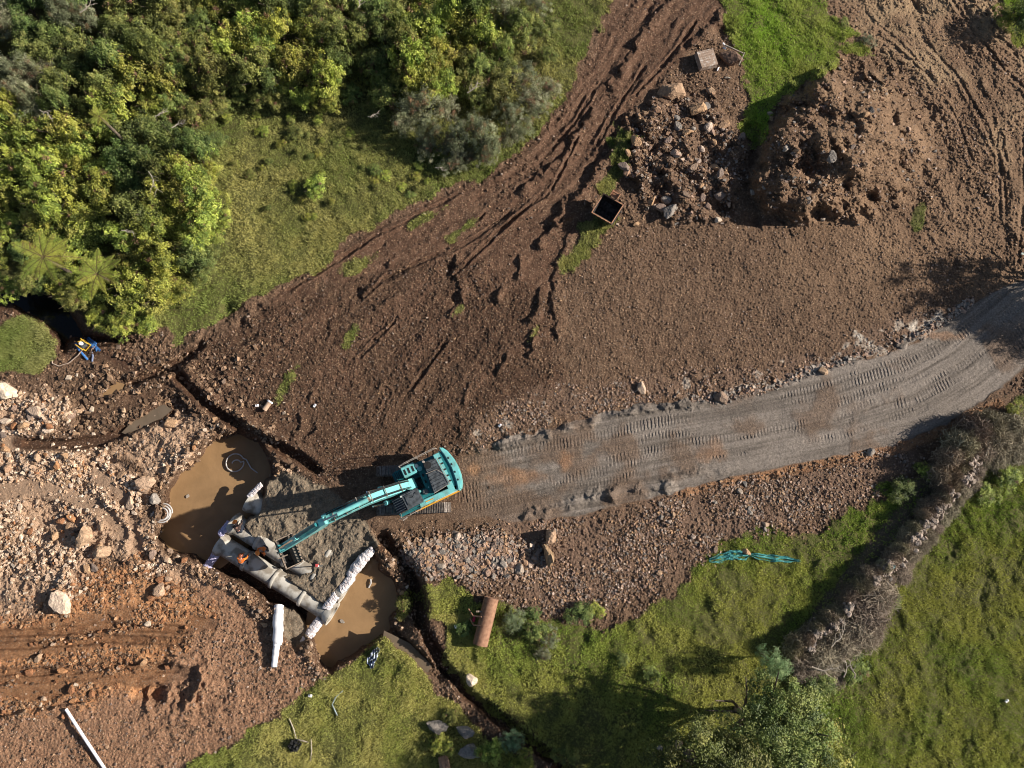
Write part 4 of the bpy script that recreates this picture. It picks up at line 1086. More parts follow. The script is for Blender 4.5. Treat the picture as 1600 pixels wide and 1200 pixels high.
for i, (u, v) in enumerate(((-8, 436), (12, 446), (34, 438), (58, 446), (84, 452), (104, 466), (98, 440), (176, 512))):
    shrub(u, v, random.uniform(.8, 1.1), random.uniform(1.4, 2.2), ('deep', 'lime', 'olive')[i % 3], 'shrub overhanging the dark stream, ' + ('left of' if u < 60 else 'below' if u < 120 else 'right of') + ' the tree ferns', 'shrubs overhanging the stream ' + ('left' if u < 60 else 'middle' if u < 120 else 'right'), 700 + i, z=0.0)
# single plants with a place of their own
shrub(-2, 152, 1.2, 4.2, 'lime', 'bright yellow leafed shrub at the left picture edge', None, 901)
shrub(487, 290, .95, 1.0, 'lime', 'lone yellow green bush in the grass clearing', None, 902)
shrub(462, 205, .7, .6, 'deep', 'low dark bush at the top of the grass clearing', None, 903)
shrub(586, 262, .55, .5, 'olive', 'small low bush right of centre in the grass clearing', None, 904)
shrub(1212, 1036, 1.15, 3.0, 'blue', 'small round bluish green tree at the lower end of the stone wall', None, 905, 'small_tree', 'tree')
shrub(690, 1160, .75, .9, 'lime', 'bright leafy shrub between grey boulders left of the ditch', None, 906)
shrub(706, 1122, .55, .5, 'olive', 'olive tuft above the grey boulders', None, 907)
shrub(770, 1182, .9, 1.2, 'lime', 'sunlit yellow green shrub at the bottom edge beside the ditch', None, 908)
shrub(815, 1190, .8, 1.3, 'lime', 'leafy shrub at the bottom edge, just right of the sunlit one', None, 909)
shrub(800, 1165, .8, 1.0, 'blue', 'dusky blue green shrub overhanging the ditch', None, 910)
shrub(885, 1185, .8, 1.4, 'deep', 'dark feathery shrub at the bottom edge in tree shade', None, 911)
shrub(1575, 20, 1.0, 1.0, 'lime', 'bright green shrub in the top right corner', None, 912)
shrub(1612, 12, 1.4, 2.4, 'deep', 'dark shrub cut by the top right picture edge', None, 913)
for i, (u, v, r, h, k, lb) in enumerate(((725, 985, .55, .6, 'deep', 'weedy tuft left of the rusty roller'), (800, 965, .8, .7, 'blue', 'leafy weed just right of the rusty roller'), (838, 985, .85, .9, 'olive', 'weed clump below the gravel edge'),
        (862, 1000, .8, .8, 'grey', 'grey weedy bush in the pasture below the gravel'), (850, 1020, .6, .6, 'grey', 'lower grey weed under the grey weedy bush'), (905, 965, .9, .6, 'deep', 'green weed patch at the lower gravel edge'), (930, 955, .6, .5, 'lime', 'yellow green weed on the gravel edge'), (835, 962, .5, .5, 'deep', 'small weed at the corner of the gravel'),
        (1415, 770, .9, .8, 'deep', 'green clump in the corner between gravel and stone wall'), (1450, 735, .6, .7, 'lime', 'small bright bush at the shaded side of the wall brush'), (1590, 640, .6, .6, 'lime', 'bright weed at the right picture edge above the brush'), (1575, 745, .9, .8, 'lime', 'bright green weeds at the right edge below the brush'),
        (1545, 775, .8, .6, 'lime', 'bright weeds beside the lower side of the wall brush'), (630, 945, .5, .6, 'olive', 'olive tuft on the strip between pool and ditch'), (452, 588, .5, .25, 'olive', 'flattened olive tuft in the dark soil'), (1018, 1050, .6, .5, 'olive', 'weed tuft in the shaded pasture'), (975, 1030, .5, .5, 'deep', 'dark weed tuft in the open pasture'),
        (1340, 1045, .9, .8, 'olive', 'low weeds at the foot of the fallen branches'), (1290, 1075, 1.0, 1.0, 'deep', 'leafy weeds right of the big tree'), (1395, 940, .6, .5, 'olive', 'weeds growing through the brush near the fallen branches'), (1356, 62, .6, .5, 'grey', 'dry grassy tuft at the corner of the upper grass'), (1320, 35, .5, .4, 'olive', 'grass tuft at the top of the upper grass'))):
    shrub(u, v, r, h, k, lb, None, 930 + i, 'weed_clump', 'weeds')

for i in range(46):                                   # low broadleaf weeds in the clearing
    while True:
        u, v = random.uniform(350, 700), random.uniform(165, 400)
        if inpoly(u, v, [(352, 170), (560, 182), (690, 280), (600, 325), (500, 350), (420, 330), (352, 250)]): break
    shrub(u, v, random.uniform(.22, .5), random.uniform(.22, .45), random.choice(['lime', 'lime', 'olive']), 'low broadleaf weed in the grass clearing, ' + ('upper' if v < 230 else 'lower') + (' left' if u < 480 else ' right') + ' part', 'weeds in the clearing, ' + ('upper' if v < 230 else 'lower') + (' left' if u < 480 else ' right'), 1200 + i, 'weed_clump', 'weeds')
# ---- big trees
def tree(u, v, r, hc, label, seed, pal='lime', ls=.13, flat=1.0, group=None, px=None):
    zg = 0.05
    p = P(u, v, hc) if px is None else Vector((px[0], px[1], hc))
    e = empty('leafy_tree', (p.x, p.y, zg)); tag(e, label, 'tree', group)
    me = crown('crown', r, r * 1.1 * flat, hc - r * .75, int(260 * (r / 3.5) ** 2), 95, ls, pal, seed, .36, .01, .95)
    link('crown', me, e)
    link('trunk', branches('trunk', r * .9, hc + r * .2, seed, 12, .20, up=.75), e)
    return e
tree(1205, 1150, 3.7, 5.6, 'large leafy tree at the bottom edge below the stone wall', 301, 'deep', .14)
tree(1120, 1235, 3.4, 6.4, 'leafy tree cut by the bottom edge, left of the large tree', 302, 'deep', .14)
tree(1290, 1230, 3.2, 4.2, 'leafy tree cut by the bottom edge, right of the large tree', 303, 'lime', .13)
# trees past the right picture edge, whose shadows reach the road
tree(0, 0, 2.9, 5.2, 'tree standing past the right picture edge above the road', 304, 'deep', .14, px=(39.3, 16.6))
tree(0, 0, 2.8, 4.4, 'tree standing past the right picture edge beside the road', 305, 'deep', .14, px=(41.4, 14.0))

# ---- tree ferns
def frond_mesh(L, seed, droop=.35):
    rs = random.Random(seed); V = []; F = []; C = []
    n = 19
    def pt(t): return Vector((L * t * (1 - .08 * t), 0, L * (.22 * t - droop * t * t)))
    for i in range(n):                                 # midrib
        a, b = pt(i / n), pt((i + 1) / n); w = .022 * (1 - i / n) + .004
        k = len(V); V += [a + Vector((0, -w, .01)), b + Vector((0, -w, .01)), b + Vector((0, w, .01)), a + Vector((0, w, .01))]; F += [(k, k + 1, k + 2), (k, k + 2, k + 3)]; C += [(.16, .12, .05)] * 4
    for i in range(2, 2 * n):
        t = i / (2 * n)
        wl = L * .21 * (math.sin(PI * min(1, t * 1.02) ** .75) ** .8 if t < .98 else .05) + .02
        for sgn in (-1, 1):
            p = pt(t); d = Vector((.42, sgn, -.12 + rs.uniform(-.12, .08))).normalized()
            tip = p + d * wl; hw = L / n * .15; ux = Vector((1, 0, 0))
            k = len(V); mid = p + d * wl * .5 + Vector((0, 0, .02))
            V += [p - ux * hw * .5, mid - ux * hw, tip, mid + ux * hw, p + ux * hw * .5]; F += [(k, k + 1, k + 4), (k + 1, k + 3, k + 4), (k + 1, k + 2, k + 3)]
            g = rs.uniform(.8, 1.2); c = (.36 * g, .40 * g, .07 * g) if rs.random() > .06 else (.25, .18, .07)
            C += [c] * 5
    return np_mesh('frond', np.array([tuple(v) for v in V]), np.array(F), LEAF, False, np.array(C))
FR = [frond_mesh(2.1, s, d) for s, d in ((1, .30), (2, .42), (3, .5), (4, .22))]
def tree_fern(u, v, h, s, n, label, seed):
    rs = random.Random(seed); p = P(u, v, h); zg = min(0, ground(u, v))
    e = empty('tree_fern', (p.x, p.y, zg)); tag(e, label, 'tree fern')
    m = MB(); m.tube([(0, 0, -.1), (.05, 0, h * .5), (0, 0, h - zg)], [.13, .11, .09], 9); m.build('trunk', BARK, e)
    for i in range(n):
        o = link('frond', FR[rs.randrange(4)], e, (0, 0, h - zg), (0, rs.uniform(-.28, .12), 2 * PI * i / n + rs.uniform(-.15, .15)))
        k = s * rs.uniform(.82, 1.1); o.scale = (k, k, k)
    return e
tree_fern(68, 402, 3.4, 1.0, 13, 'large bright tree fern with spread fronds beside the dark stream', 5)
tree_fern(152, 428, 2.6, .85, 11, 'smaller tree fern just right of the large one', 8)
tree_fern(155, 182, 4.6, .45, 9, 'tiny bright fern deep in the thicket', 11)

# ---- bare branches showing in the thicket
def dead_branch(u, v, z, L, rz, label, seed, dz=0, n=7, r=.035):
    rs = random.Random(seed); p = P(u, v, z)
    m = MB(); pts = [Vector((0, 0, 0))]
    for i in range(5): pts.append(pts[-1] + Vector((L / 5, rs.uniform(-.12, .12) * L, rs.uniform(-.04, .06) * L)))
    m.tube(pts, [r * (1 - i / 7) for i in range(6)], 6)
    for i in range(n):
        b = pts[1 + i % 4]; a = rs.choice((-1, 1)) * rs.uniform(.4, 1.1); l = L * rs.uniform(.2, .45)
        q = b + Vector((math.cos(a), math.sin(a), rs.uniform(-.1, .3))) * l * .5; q2 = q + Vector((math.cos(a * .6), math.sin(a * .6), rs.uniform(-.1, .2))) * l * .5
        m.tube([b, q, q2], [r * .5, r * .35, r * .15], 5)
    o = m.build('dead_branch', DEADW); o.location = p; o.rotation_euler = (0, 0, rz)
    return tag(o, label, 'branch')
for i, (u, v, z, L, rz, lb) in enumerate(((125, 20, 4.4, 1.3, .9, 'bleached forked branch at the top edge of the thicket'), (242, 182, 3.9, .9, .4, 'short white branch in the middle of the thicket'), (268, 200, 3.8, 1.0, .2, 'pale branch just below the short white branch'),
        (62, 172, 3.8, 1.3, -.5, 'thin pale branches near the left edge of the thicket'), (232, 268, 3.6, 2.0, -.9, 'long bent bare stem above the tree ferns'), (560, 12, 4.2, 1.2, 1.3, 'bare grey branches at the top edge in mid thicket'), (730, 145, 3.2, 1.1, 1.0, 'thin bare branch on the right half of the thicket'),
        (575, 182, 2.3, .8, .1, 'white curved twig on the clearing side of the thicket'), (680, 262, 1.4, .8, -.4, 'bare twig at the lower tip of the right thicket'), (812, 185, 1.6, 1.0, -.4, 'grey branch lying on the thicket edge near the dirt track'), (190, 360, 3.0, .9, -.5, 'bare twig above and right of the tree ferns'))):
    dead_branch(u, v, z, L, rz, lb, 60 + i)

# ---- stone wall and brush
WALL = [(1243, 1028), (1262, 1008), (1290, 985), (1322, 955), (1342, 935), (1370, 905), (1400, 880), (1432, 842), (1462, 800), (1490, 770), (1515, 735), (1532, 705)]
def along(pts, t):
    Ls = [math.hypot(b[0] - a[0], b[1] - a[1]) for a, b in zip(pts[:-1], pts[1:])]; d = t * sum(Ls)
    for (a, b), l in zip(zip(pts[:-1], pts[1:]), Ls):
        if d <= l: return a[0] + (b[0] - a[0]) * d / l, a[1] + (b[1] - a[1]) * d / l
        d -= l
    return pts[-1]
rs = np.random.RandomState(4)
Vs, Fs, Cs = [], [], []; nb = 0
variants = [chisel(IC2[0], np.random.RandomState(k + 60), 9, .02) for k in range(10)]
for i in range(2000):
    t = rs.rand(); u, v = along(WALL, t); lay = rs.randint(0, 5)
    off = rs.randn() * (10 - lay * 1.7) * .8 + 4 * math.sin(t * 37); u += off * .8; v += off * .62
    if math.sin(t * 61) + math.sin(t * 23 + 1) > 1.1 or (lay > 2 and math.sin(t * 90) > 0): continue
    zg = ground(u, v); s = rs.uniform(.08, .19); z = zg + .08 + lay * .17
    p = P(u, v, z); vv = variants[rs.randint(10)] * np.array([1, .8, .6]) * s
    a = rs.rand() * 6.28; R2 = np.array([[math.cos(a), -math.sin(a), 0], [math.sin(a), math.cos(a), 0], [0, 0, 1]])
    Vs.append(vv @ R2.T + np.array(p)); Fs.append(IC2[1] + nb); nb += len(vv)
    c = np.array([(.27, .215, .175), (.20, .16, .135), (.33, .265, .215), (.15, .13, .12), (.38, .30, .25)][rs.randint(5)])
    Cs.append(np.tile(c, (len(vv), 1)))
o = link('stone_wall', np_mesh('stone_wall', np.concatenate(Vs), np.concatenate(Fs), ROCKM, False, np.concatenate(Cs)))
tag(o, 'tumbledown dry stone wall running diagonally through dead brush', 'wall')
TWIG = attr_mat('dry_twig', 'Col', rough=.85, mul_rand=.2)
def twig_pile(name, Rr, H, n, seed, L=.9, w=.012, leafy=600):
    rs = np.random.RandomState(seed)
    th = rs.rand(n) * 2 * PI; rr = Rr * np.sqrt(rs.rand(n)); z = H * np.sqrt(np.maximum(0, 1 - (rr / Rr) ** 2)) * rs.rand(n) ** .5
    p = np.stack([rr * np.cos(th), rr * np.sin(th), z], -1)
    d = rs.randn(n, 3) * np.array([1, 1, .55]) + np.stack([np.cos(th), np.sin(th), np.full(n, .45)], -1) * .7; d /= np.linalg.norm(d, axis=1)[:, None]
    l = L * rs.uniform(.35, 1.1, n)[:, None]
    bend = rs.randn(n, 3) * .14
    P0 = p - d * l * .5; P1 = p + bend * l; P2 = p + d * l * .5
    V = []; F = []
    s = np.cross(d, rs.randn(n, 3)); s /= np.linalg.norm(s, axis=1)[:, None] + 1e-6; s2 = np.cross(d, s)
    ww = w * rs.uniform(.5, 1.8, n)[:, None]
    ring = lambda c, k: [c + s * ww * k, c + (-s * .5 + s2 * .87) * ww * k, c + (-s * .5 - s2 * .87) * ww * k]
    VV = np.stack(ring(P0, 1) + ring(P1, .8) + ring(P2, .35), 1).reshape(-1, 3)
    k = np.arange(n)[:, None] * 9
    q = []
    for a in (0, 3):
        for b in range(3):
            c = (b + 1) % 3; q += [[a + b, a + c, a + 3 + c], [a + b, a + 3 + c, a + 3 + b]]
    FF = np.concatenate([k + x for x in q], 1).reshape(-1, 3)
    base = np.array([(.34, .285, .205), (.21, .17, .12), (.47, .40, .29), (.13, .105, .075)])[rs.randint(4, size=n)]
    CC = np.repeat(base, 9, 0)
    th = rs.rand(leafy) * 2 * PI; rr = Rr * 1.05 * np.sqrt(rs.rand(leafy)); zz = H * np.sqrt(np.maximum(0, 1 - (rr / Rr / 1.06) ** 2)) * rs.uniform(.3, 1.05, leafy)
    LV, LF, LC = leaves_np(np.stack([rr * np.cos(th), rr * np.sin(th), zz], -1), rs.randn(leafy, 3) + [0, 0, .8], rs.uniform(.03, .08, leafy), np.array([(.27, .20, .145), (.19, .145, .105), (.36, .28, .20)])[rs.randint(3, size=leafy)], rs)
    VV2 = np.concatenate([VV, LV]); FF2 = np.concatenate([FF, LF + len(VV)]); CC2 = np.concatenate([CC, LC])
    return np_mesh(name, VV2, FF2, TWIG, False, CC2)
TP = [twig_pile('brush_pile', 1.0, .95, 900, 30 + i) for i in range(4)]
random.seed(5)
def brush(u, v, r, h, label, group, seed):
    rs_ = random.Random(seed); zg = ground(u, v); p = P(u, v, zg + h * .3)
    o = link('brush_pile', TP[rs_.randrange(4)], None, (p.x, p.y, zg - .05), (0, 0, rs_.uniform(0, 6.28)), (r, r * rs_.uniform(.8, 1.1), h))
    return tag(o, label, 'brush', group)
for i in range(34):                                   # shaded upper-left side of the wall
    t = (i + .5) / 34; u, v = along(WALL, t * 1.0)
    k = random.uniform(8, 17); th = 'lower third' if t < .33 else 'middle' if t < .66 else 'upper third'
    brush(u - .75 * k, v - .62 * k, random.uniform(.35, .58), random.uniform(.75, 1.3), 'dark dead brush left of the stone wall, ' + th, 'brush left of the wall, ' + th, i)
for i in range(24):
    t = (i + .5) / 24; u, v = along(WALL, t)
    k = random.uniform(9, 21) * (1 if .1 < t < .9 else .8); th = 'lower third' if t < .33 else 'middle' if t < .66 else 'upper third'
    brush(u + .75 * k, v + .62 * k, random.uniform(.35, .6), random.uniform(.25, .5), 'greyish flattened brush right of the stone wall, ' + th, 'brush right of the wall, ' + th, 60 + i)
for i, (u, v, r, h) in enumerate(((1500, 695, 1.0, 1.7), (1520, 672, .9, 1.8), (1545, 664, .95, 1.5), (1560, 690, 1.1, 1.1), (1538, 702, .9, .9), (1585, 668, 1.0, .9), (1560, 718, .8, .6), (1590, 698, 1.0, .7), (1482, 716, .8, 1.7), (1465, 745, .7, 1.5))):
    brush(u, v, r, h, 'dry brush heap at the upper wall end, ' + ('on its shaded side' if i in (0, 1, 8, 9) else 'near its crest' if i in (2, 3, 4) else 'on its sunlit right side'), 'brush heap at the upper wall end, part %s' % ('shaded' if i in (0, 1, 8, 9) else 'crest' if i in (2, 3, 4) else 'sunlit'), 90 + i)
for i, (u, v, r, h) in enumerate(((1340, 985, 1.2, .9), (1355, 960, 1.2, 1.0), (1318, 1005, 1.1, .8), (1370, 930, 1.2, 1.0), (1290, 1030, 1.1, .7), (1300, 1050, .9, .5), (1262, 1045, .9, .6), (1360, 990, .8, .6))):
    brush(u, v, r, h, 'tangled brown brush at the lower wall end, ' + ('nearest the small round tree' if u < 1310 else 'right of the wall tip'), 'brush at the lower wall end ' + ('a' if u < 1310 else 'b'), 120 + i)
for i, (u, v, L, rz, lb) in enumerate(((1268, 1042, 1.7, .1, 'long pale fallen limb at the lower end of the wall'), (1300, 1010, 1.6, .9, 'curved pale branch on the tangled brush'), (1318, 1058, 1.3, 1.6, 'thin upright pale branch below the tangled brush'), (1540, 712, 1.0, 1.1, 'thick pale stick standing out of the upper brush heap'), (1335, 1060, 1.1, 1.7, 'thin bare twig on the grass below the tangled brush'))):
    dead_branch(u, v, ground(u, v) + .75, L, rz, lb, 160 + i, r=.05)

# ---- grass
rng = np.random.RandomState(3)
GW = (W_['grass'] * (1 - W_['wallband'] * .8) * (1 - sstep(6, -4, sdf(STREAM)))).astype(np.float32)
DRYN = fbm(WX, WY, 4.5, 4, 80); DRY2 = fbm(WX, WY, .9, 3, 81)
sparse = (1 - .5 * sstep(.1, .6, fbm(WX, WY, 2.0, 3, 82)) * (V_ > 620))
GWs = GW * sparse
def grass(name, n, box_, hgt, label, pal, k=4, dry=0.0):
    us_, vs_ = pick(n, lambda a, b: sample(GWs, a, b), *box_)
    n = len(us_)
    gz = sample(Hh, us_, vs_); X, Y = PW(us_, vs_, gz.astype(np.float64))
    dn = sample(DRYN, us_, vs_); d2_ = sample(DRY2, us_, vs_)
    hh = hgt * rng.uniform(.5, 1.3, n) * (1 + .9 * np.clip(d2_, -.6, 1.2))
    f = np.clip(.5 + dn * .9 + d2_ * .35 + rng.randn(n) * .12 + dry, 0, 1)[:, None]
    pal = np.array(pal); col = pal[0] * (1 - f) + pal[1] * f
    V, C = [], []
    for j in range(k):
        a = rng.rand(n) * 2 * PI; ox = rng.randn(n) * .035; oy = rng.randn(n) * .035
        wv = rng.uniform(.010, .022, n); lean = rng.uniform(.2, .9, n) * hh
        bx, by = X + ox, Y + oy; ca, sa = np.cos(a), np.sin(a)
        p0 = np.stack([bx - sa * wv, by + ca * wv, gz - .01], -1); p1 = np.stack([bx + sa * wv, by - ca * wv, gz - .01], -1)
        p2 = np.stack([bx + ca * lean, by + sa * lean, gz + hh * rng.uniform(.5, 1.0, n)], -1)
        V.append(np.stack([p0, p1, p2], 1)); C.append(np.repeat((col * 1.85 * rng.uniform(.75, 1.25, (n, 1)))[:, None], 3, 1))
    V = np.concatenate(V).reshape(-1, 3); C = np.concatenate(C).reshape(-1, 3)
    o = link(name, np_mesh(name, V, np.arange(len(V)).reshape(-1, 3), GRASSM, False, C))
    return tag(o, label, 'grass', None, 'stuff')
grass('grass', 70000, (230, 960, -40, 560), .14, 'rough green grass of the clearing and the strip beside the dirt track', ((.15, .18, .045), (.27, .25, .085)), 5)
grass('grass', 26000, (1120, 1660, -60, 250), .12, 'bright green grass at the top between track and earth mound', ((.19, .28, .035), (.25, .27, .07)), 5)
grass('grass', 120000, (600, 1660, 600, 1260), .10, 'olive pasture grass around the stone wall at lower right', ((.155, .21, .036), (.25, .25, .065)), 5)
grass('grass', 34000, (280, 760, 960, 1260), .12, 'sunlit yellow green grass at the bottom left of the ditch', ((.17, .19, .045), (.29, .265, .09)), 5)
grass('grass', 7000, (-70, 100, 480, 620), .16, 'green grass island between stream and rubble', ((.13, .16, .04), (.20, .20, .07)), 6)
grass('grass', 16000, (400, 1450, 190, 700), .12, 'grass patches left standing in the churned brown soil', ((.11, .14, .03), (.18, .17, .06)), 5)
# ================================================================ EXCAVATOR
TEAL = simple('teal_paint', (.19, .56, .56), rough=.27, scale=2.5, col2=(.17, .36, .34), spec=.5, lo=.45, hi=.72, detail=8)
TEALD = simple('deep_teal_paint', (.02, .17, .19), rough=.4, var=.15, scale=4)
DGREY = simple('dark_grey_metal', (.085, .095, .105), rough=.5, var=.25, scale=5)
BLACKM = simple('black_rubber', (.015, .015, .016), rough=.7, var=.2)
STEEL = simple('worn_track_steel', (.30, .26, .23), rough=.5, metal=.3, var=.35, scale=7, col2=(.13, .10, .085))
CHROME = simple('chrome_rod', (.75, .75, .74), rough=.15, metal=1.0, var=.05)
ORANGE = simple('orange_stripe', (.75, .34, .03), rough=.45, var=.1)
RAIL = simple('galvanised_rail', (.42, .36, .31), rough=.5, metal=.3, var=.15)
GLASS = simple('cab_glass', (.012, .016, .022), rough=.08, var=.1, spec=.8)
MUDST = simple('muddy_steel', (.33, .25, .19), rough=.8, var=.3, scale=8, bump=.01)
WORN_SHADE = simple('worn_steel_and_shade', (.07, .06, .055), rough=.55, metal=.4, var=.4, scale=6)  # worn steel on the working bucket, painted inner shade on the spare one
WHITEP = simple('white_plastic', (.78, .76, .78), rough=.5, var=.06, scale=3)
DECAL = simple('cream_panel', (.62, .66, .62), rough=.45, var=.08)
RC = P(648, 768, 0) + Vector((0, .1, .06))
HEAD = R(205.5)
ex = empty('excavator', RC); tag(ex, 'teal tracked excavator reaching its long boom over the pipe trench', 'excavator')
def track(yoff):
    m = MB(Matrix.Rotation(R(2.5), 4, 'Z'))
    Ln, Ht, Wd = 4.45, .92, .6; r = Ht / 2; s = Ln - Ht
    per = 2 * s + 2 * PI * r; n = 48
    for i in range(n):
        d = per * i / n
        if d < s: x, z, a = -s / 2 + d, Ht, 0
        elif d < s + PI * r: t = (d - s) / r; x, z, a = s / 2 + r * math.sin(t), r + r * math.cos(t), -t
        elif d < 2 * s + PI * r: x, z, a = s / 2 - (d - s - PI * r), 0, PI
        else: t = (d - 2 * s - PI * r) / r; x, z, a = -s / 2 - r * math.sin(t), r - r * math.cos(t), PI - t
        M = Matrix.Translation((x, yoff, z)) @ Matrix.Rotation(-a, 4, 'Y')
        sub = MB(m.M @ M)
        sub.box((0, 0, 0), (per / n * .86, Wd, .035)); sub.box((per / n * .25, 0, .03), (.025, Wd, .045)); sub.box((-per / n * .25, 0, .03), (.025, Wd, .045))
        k = len(m.v); m.v += sub.v; m.f += [tuple(q + k for q in f) for f in sub.f]
    o = m.build('track', STEEL, ex)
    g = MB(Matrix.Rotation(R(2.5), 4, 'Z')); g.prism([(-1.75, .2), (1.75, .2), (1.85, .5), (1.6, .72), (-1.6, .72), (-1.85, .5)], yoff - .2, yoff + .2); g.build('track_frame', TEALD, o)
    for x, nm in ((1.78, 'idler'), (-1.78, 'sprocket')):
        g = MB(Matrix.Rotation(R(2.5), 4, 'Z')); g.cyl((x, yoff - .22, .46), (x, yoff + .22, .46), .38, n=18); g.build(nm, DGREY, o)
    for k in range(7):
        g = MB(Matrix.Rotation(R(2.5), 4, 'Z')); x = -1.3 + k * .43; g.cyl((x, yoff - .18, .15), (x, yoff + .18, .15), .11, n=10); g.build('roller', DGREY, o)
track(1.19); track(-1.19)
m = MB(); m.box((0, 0, .62), (1.7, 1.9, .35)); m.build('car_body', TEALD, ex, bevel=.03)
m = MB(); m.cyl((0, 0, .78), (0, 0, 1.05), .62, n=28); m.build('slew_ring', DGREY, ex)
HM = Matrix.Rotation(HEAD, 4, 'Z')
def U_(name, mat, fn, parent=ex, bevel=.0, smooth=False):
    m_ = MB(HM); fn(m_); return m_.build(name, mat, parent, bevel=bevel, smooth=smooth)
deck = U_('platform', TEALD, lambda m: m.prism([(-2.6, -1.28), (.2, -1.34), (.75, -1.3), (.75, -.45), (-.1, -.42), (-.8, -.42), (-.8, .25), (1.3, .22), (1.3, 1.28), (-2.6, 1.28)], 1.05, 1.30, 'xy'), bevel=.02)
arc = [(-2.5, -1.42), (-2.70, -1.42), (-2.93, -1.05), (-3.08, -.5), (-3.12, 0), (-3.08, .5), (-2.93, 1.05), (-2.70, 1.38), (-2.5, 1.38), (-2.62, .9), (-2.70, 0), (-2.62, -.9)]
cw = U_('counterweight', TEAL, lambda m: m.prism(arc, .98, 2.12, 'xy'), bevel=.06, smooth=True)
U_('counterweight_top', TEALD, lambda m: m.prism([(-2.48, -1.25), (-2.66, -.85), (-2.72, 0), (-2.66, .85), (-2.48, 1.25), (-2.40, 1.25), (-2.40, -1.25)], 1.3, 2.02, 'xy'), cw)
for y in (-.62, -.2, .3, .8):
    U_('lifting_slot', BLACKM, lambda m: m.box((-2.84 + abs(y) * .06, y, 2.13), (.07, .11, .03)), cw)
U_('rear_cover', TEAL, lambda m: m.box((-2.22, -.05, 1.72), (.42, 2.3, .62)), bevel=.03)
for y in (-.85, -.5, -.1, .3, .65): U_('vent_slot', BLACKM, lambda m: m.box((-2.33, y, 2.04), (.14, .09, .03)))
hood = U_('engine_hood', DGREY, lambda m: m.prism([(-1.30, -.98), (-2.10, -.95), (-2.22, .80), (-1.16, .92)], 1.3, 2.38, 'xy'), bevel=.05)
for i in range(9): U_('hood_rib', DGREY, lambda m: m.box((-1.70, -.78 + i * .19, 2.40), (.74, .05, .035), rot=(0, 0, .03)), hood)
U_('hood_grille', BLACKM, lambda m: m.cyl((-1.52, -.72, 2.38), (-1.52, -.72, 2.43), .22, n=18), hood)
U_('hood_rail', RAIL, lambda m: (m.tube([(-2.2, -.9, 2.45), (-2.28, .84, 2.45), (-1.2, .95, 2.45)], .022, 6), m.tube([(-1.22, -.3, 2.45), (-1.9, -.25, 2.47), (-2.2, .2, 2.45)], .018, 5)), hood)
# left side panel, with cream band and orange stripe below
sp1 = U_('side_panel', TEAL, lambda m: m.prism([(-2.58, 1.02), (-.45, .98), (-.1, 1.12), (-.1, 1.30), (-2.55, 1.34)], 1.3, 2.02, 'xy'), bevel=.03)
U_('cream_band', DECAL, lambda m: m.box((-1.75, 1.345, 1.78), (1.5, .02, .22)), sp1)
U_('stripe', ORANGE, lambda m: m.box((-1.15, 1.37, 1.30), (2.9, .07, .12)), sp1)
U_('stripe', ORANGE, lambda m: m.box((-.75, 1.17, 2.03), (.5, .05, .02)), sp1)
# centre section behind the boom foot
cs = U_('service_deck', TEALD, lambda m: m.prism([(-.82, -1.02), (-1.26, -1.02), (-1.16, 1.0), (-.45, 1.0), (-.48, .42), (-.82, .40)], 1.3, 1.92, 'xy'), bevel=.02)
for x, y, r_, mt in ((-.98, -.78, .15, TEAL), (-.86, -1.02, .12, DECAL), (-.62, -.92, .13, TEAL), (-1.02, .45, .05, TEAL), (-.75, .62, .16, DGREY), (-.45, .45, .07, TEAL)):
    U_('filler_cap', mt, lambda m: m.cyl((x, y, 1.9), (x, y, 2.1), r_, n=14), cs)
for x in (-1.0, -.98): U_('vent_slot', BLACKM, lambda m: m.box((x, -.35 + (x + 1) * 20, 1.93), (.10, .16, .02)), cs)
U_('exhaust', RAIL, lambda m: (m.cyl((-1.38, -1.0, 2.2), (-1.38, -1.0, 2.62), .07, n=12)))
# right front tank and step
tk = U_('fuel_tank', TEAL, lambda m: m.box((-.36, -.98, 1.72), (.86, .66, .84)), bevel=.04)
for x in (-.12, -.36, -.62): U_('tank_slot', BLACKM, lambda m: m.box((x, -.95, 2.15), (.11, .34, .02)), tk)
st = U_('front_box', TEALD, lambda m: m.box((.36, -1.0, 1.48), (.50, .62, .40)), bevel=.03)
for k in range(4): U_('step_rib', BLACKM, lambda m: m.box((.20 + k * .11, -1.0, 1.69), (.04, .46, .02)), st)
def rails(m):
    m.tube([(.05, -1.33, 2.1), (.05, -1.36, 2.75), (-.3, -1.37, 2.95), (-2.3, -1.42, 2.95), (-2.4, -1.42, 2.1)], .022, 6)
    m.tube([(.02, -1.36, 2.55), (-2.38, -1.42, 2.55)], .018, 6)
    for x in (-.5, -1.1, -1.7): m.tube([(x, -1.36, 2.0), (x, -1.39, 2.95)], .018, 6)
U_('handrail', RAIL, rails)
U_('handrail', RAIL, lambda m: m.tube([(1.28, 1.30, 1.2), (1.32, 1.42, 1.9), (.6, 1.46, 2.15), (-.1, 1.42, 2.1), (-.15, 1.3, 1.6)], .025, 6))
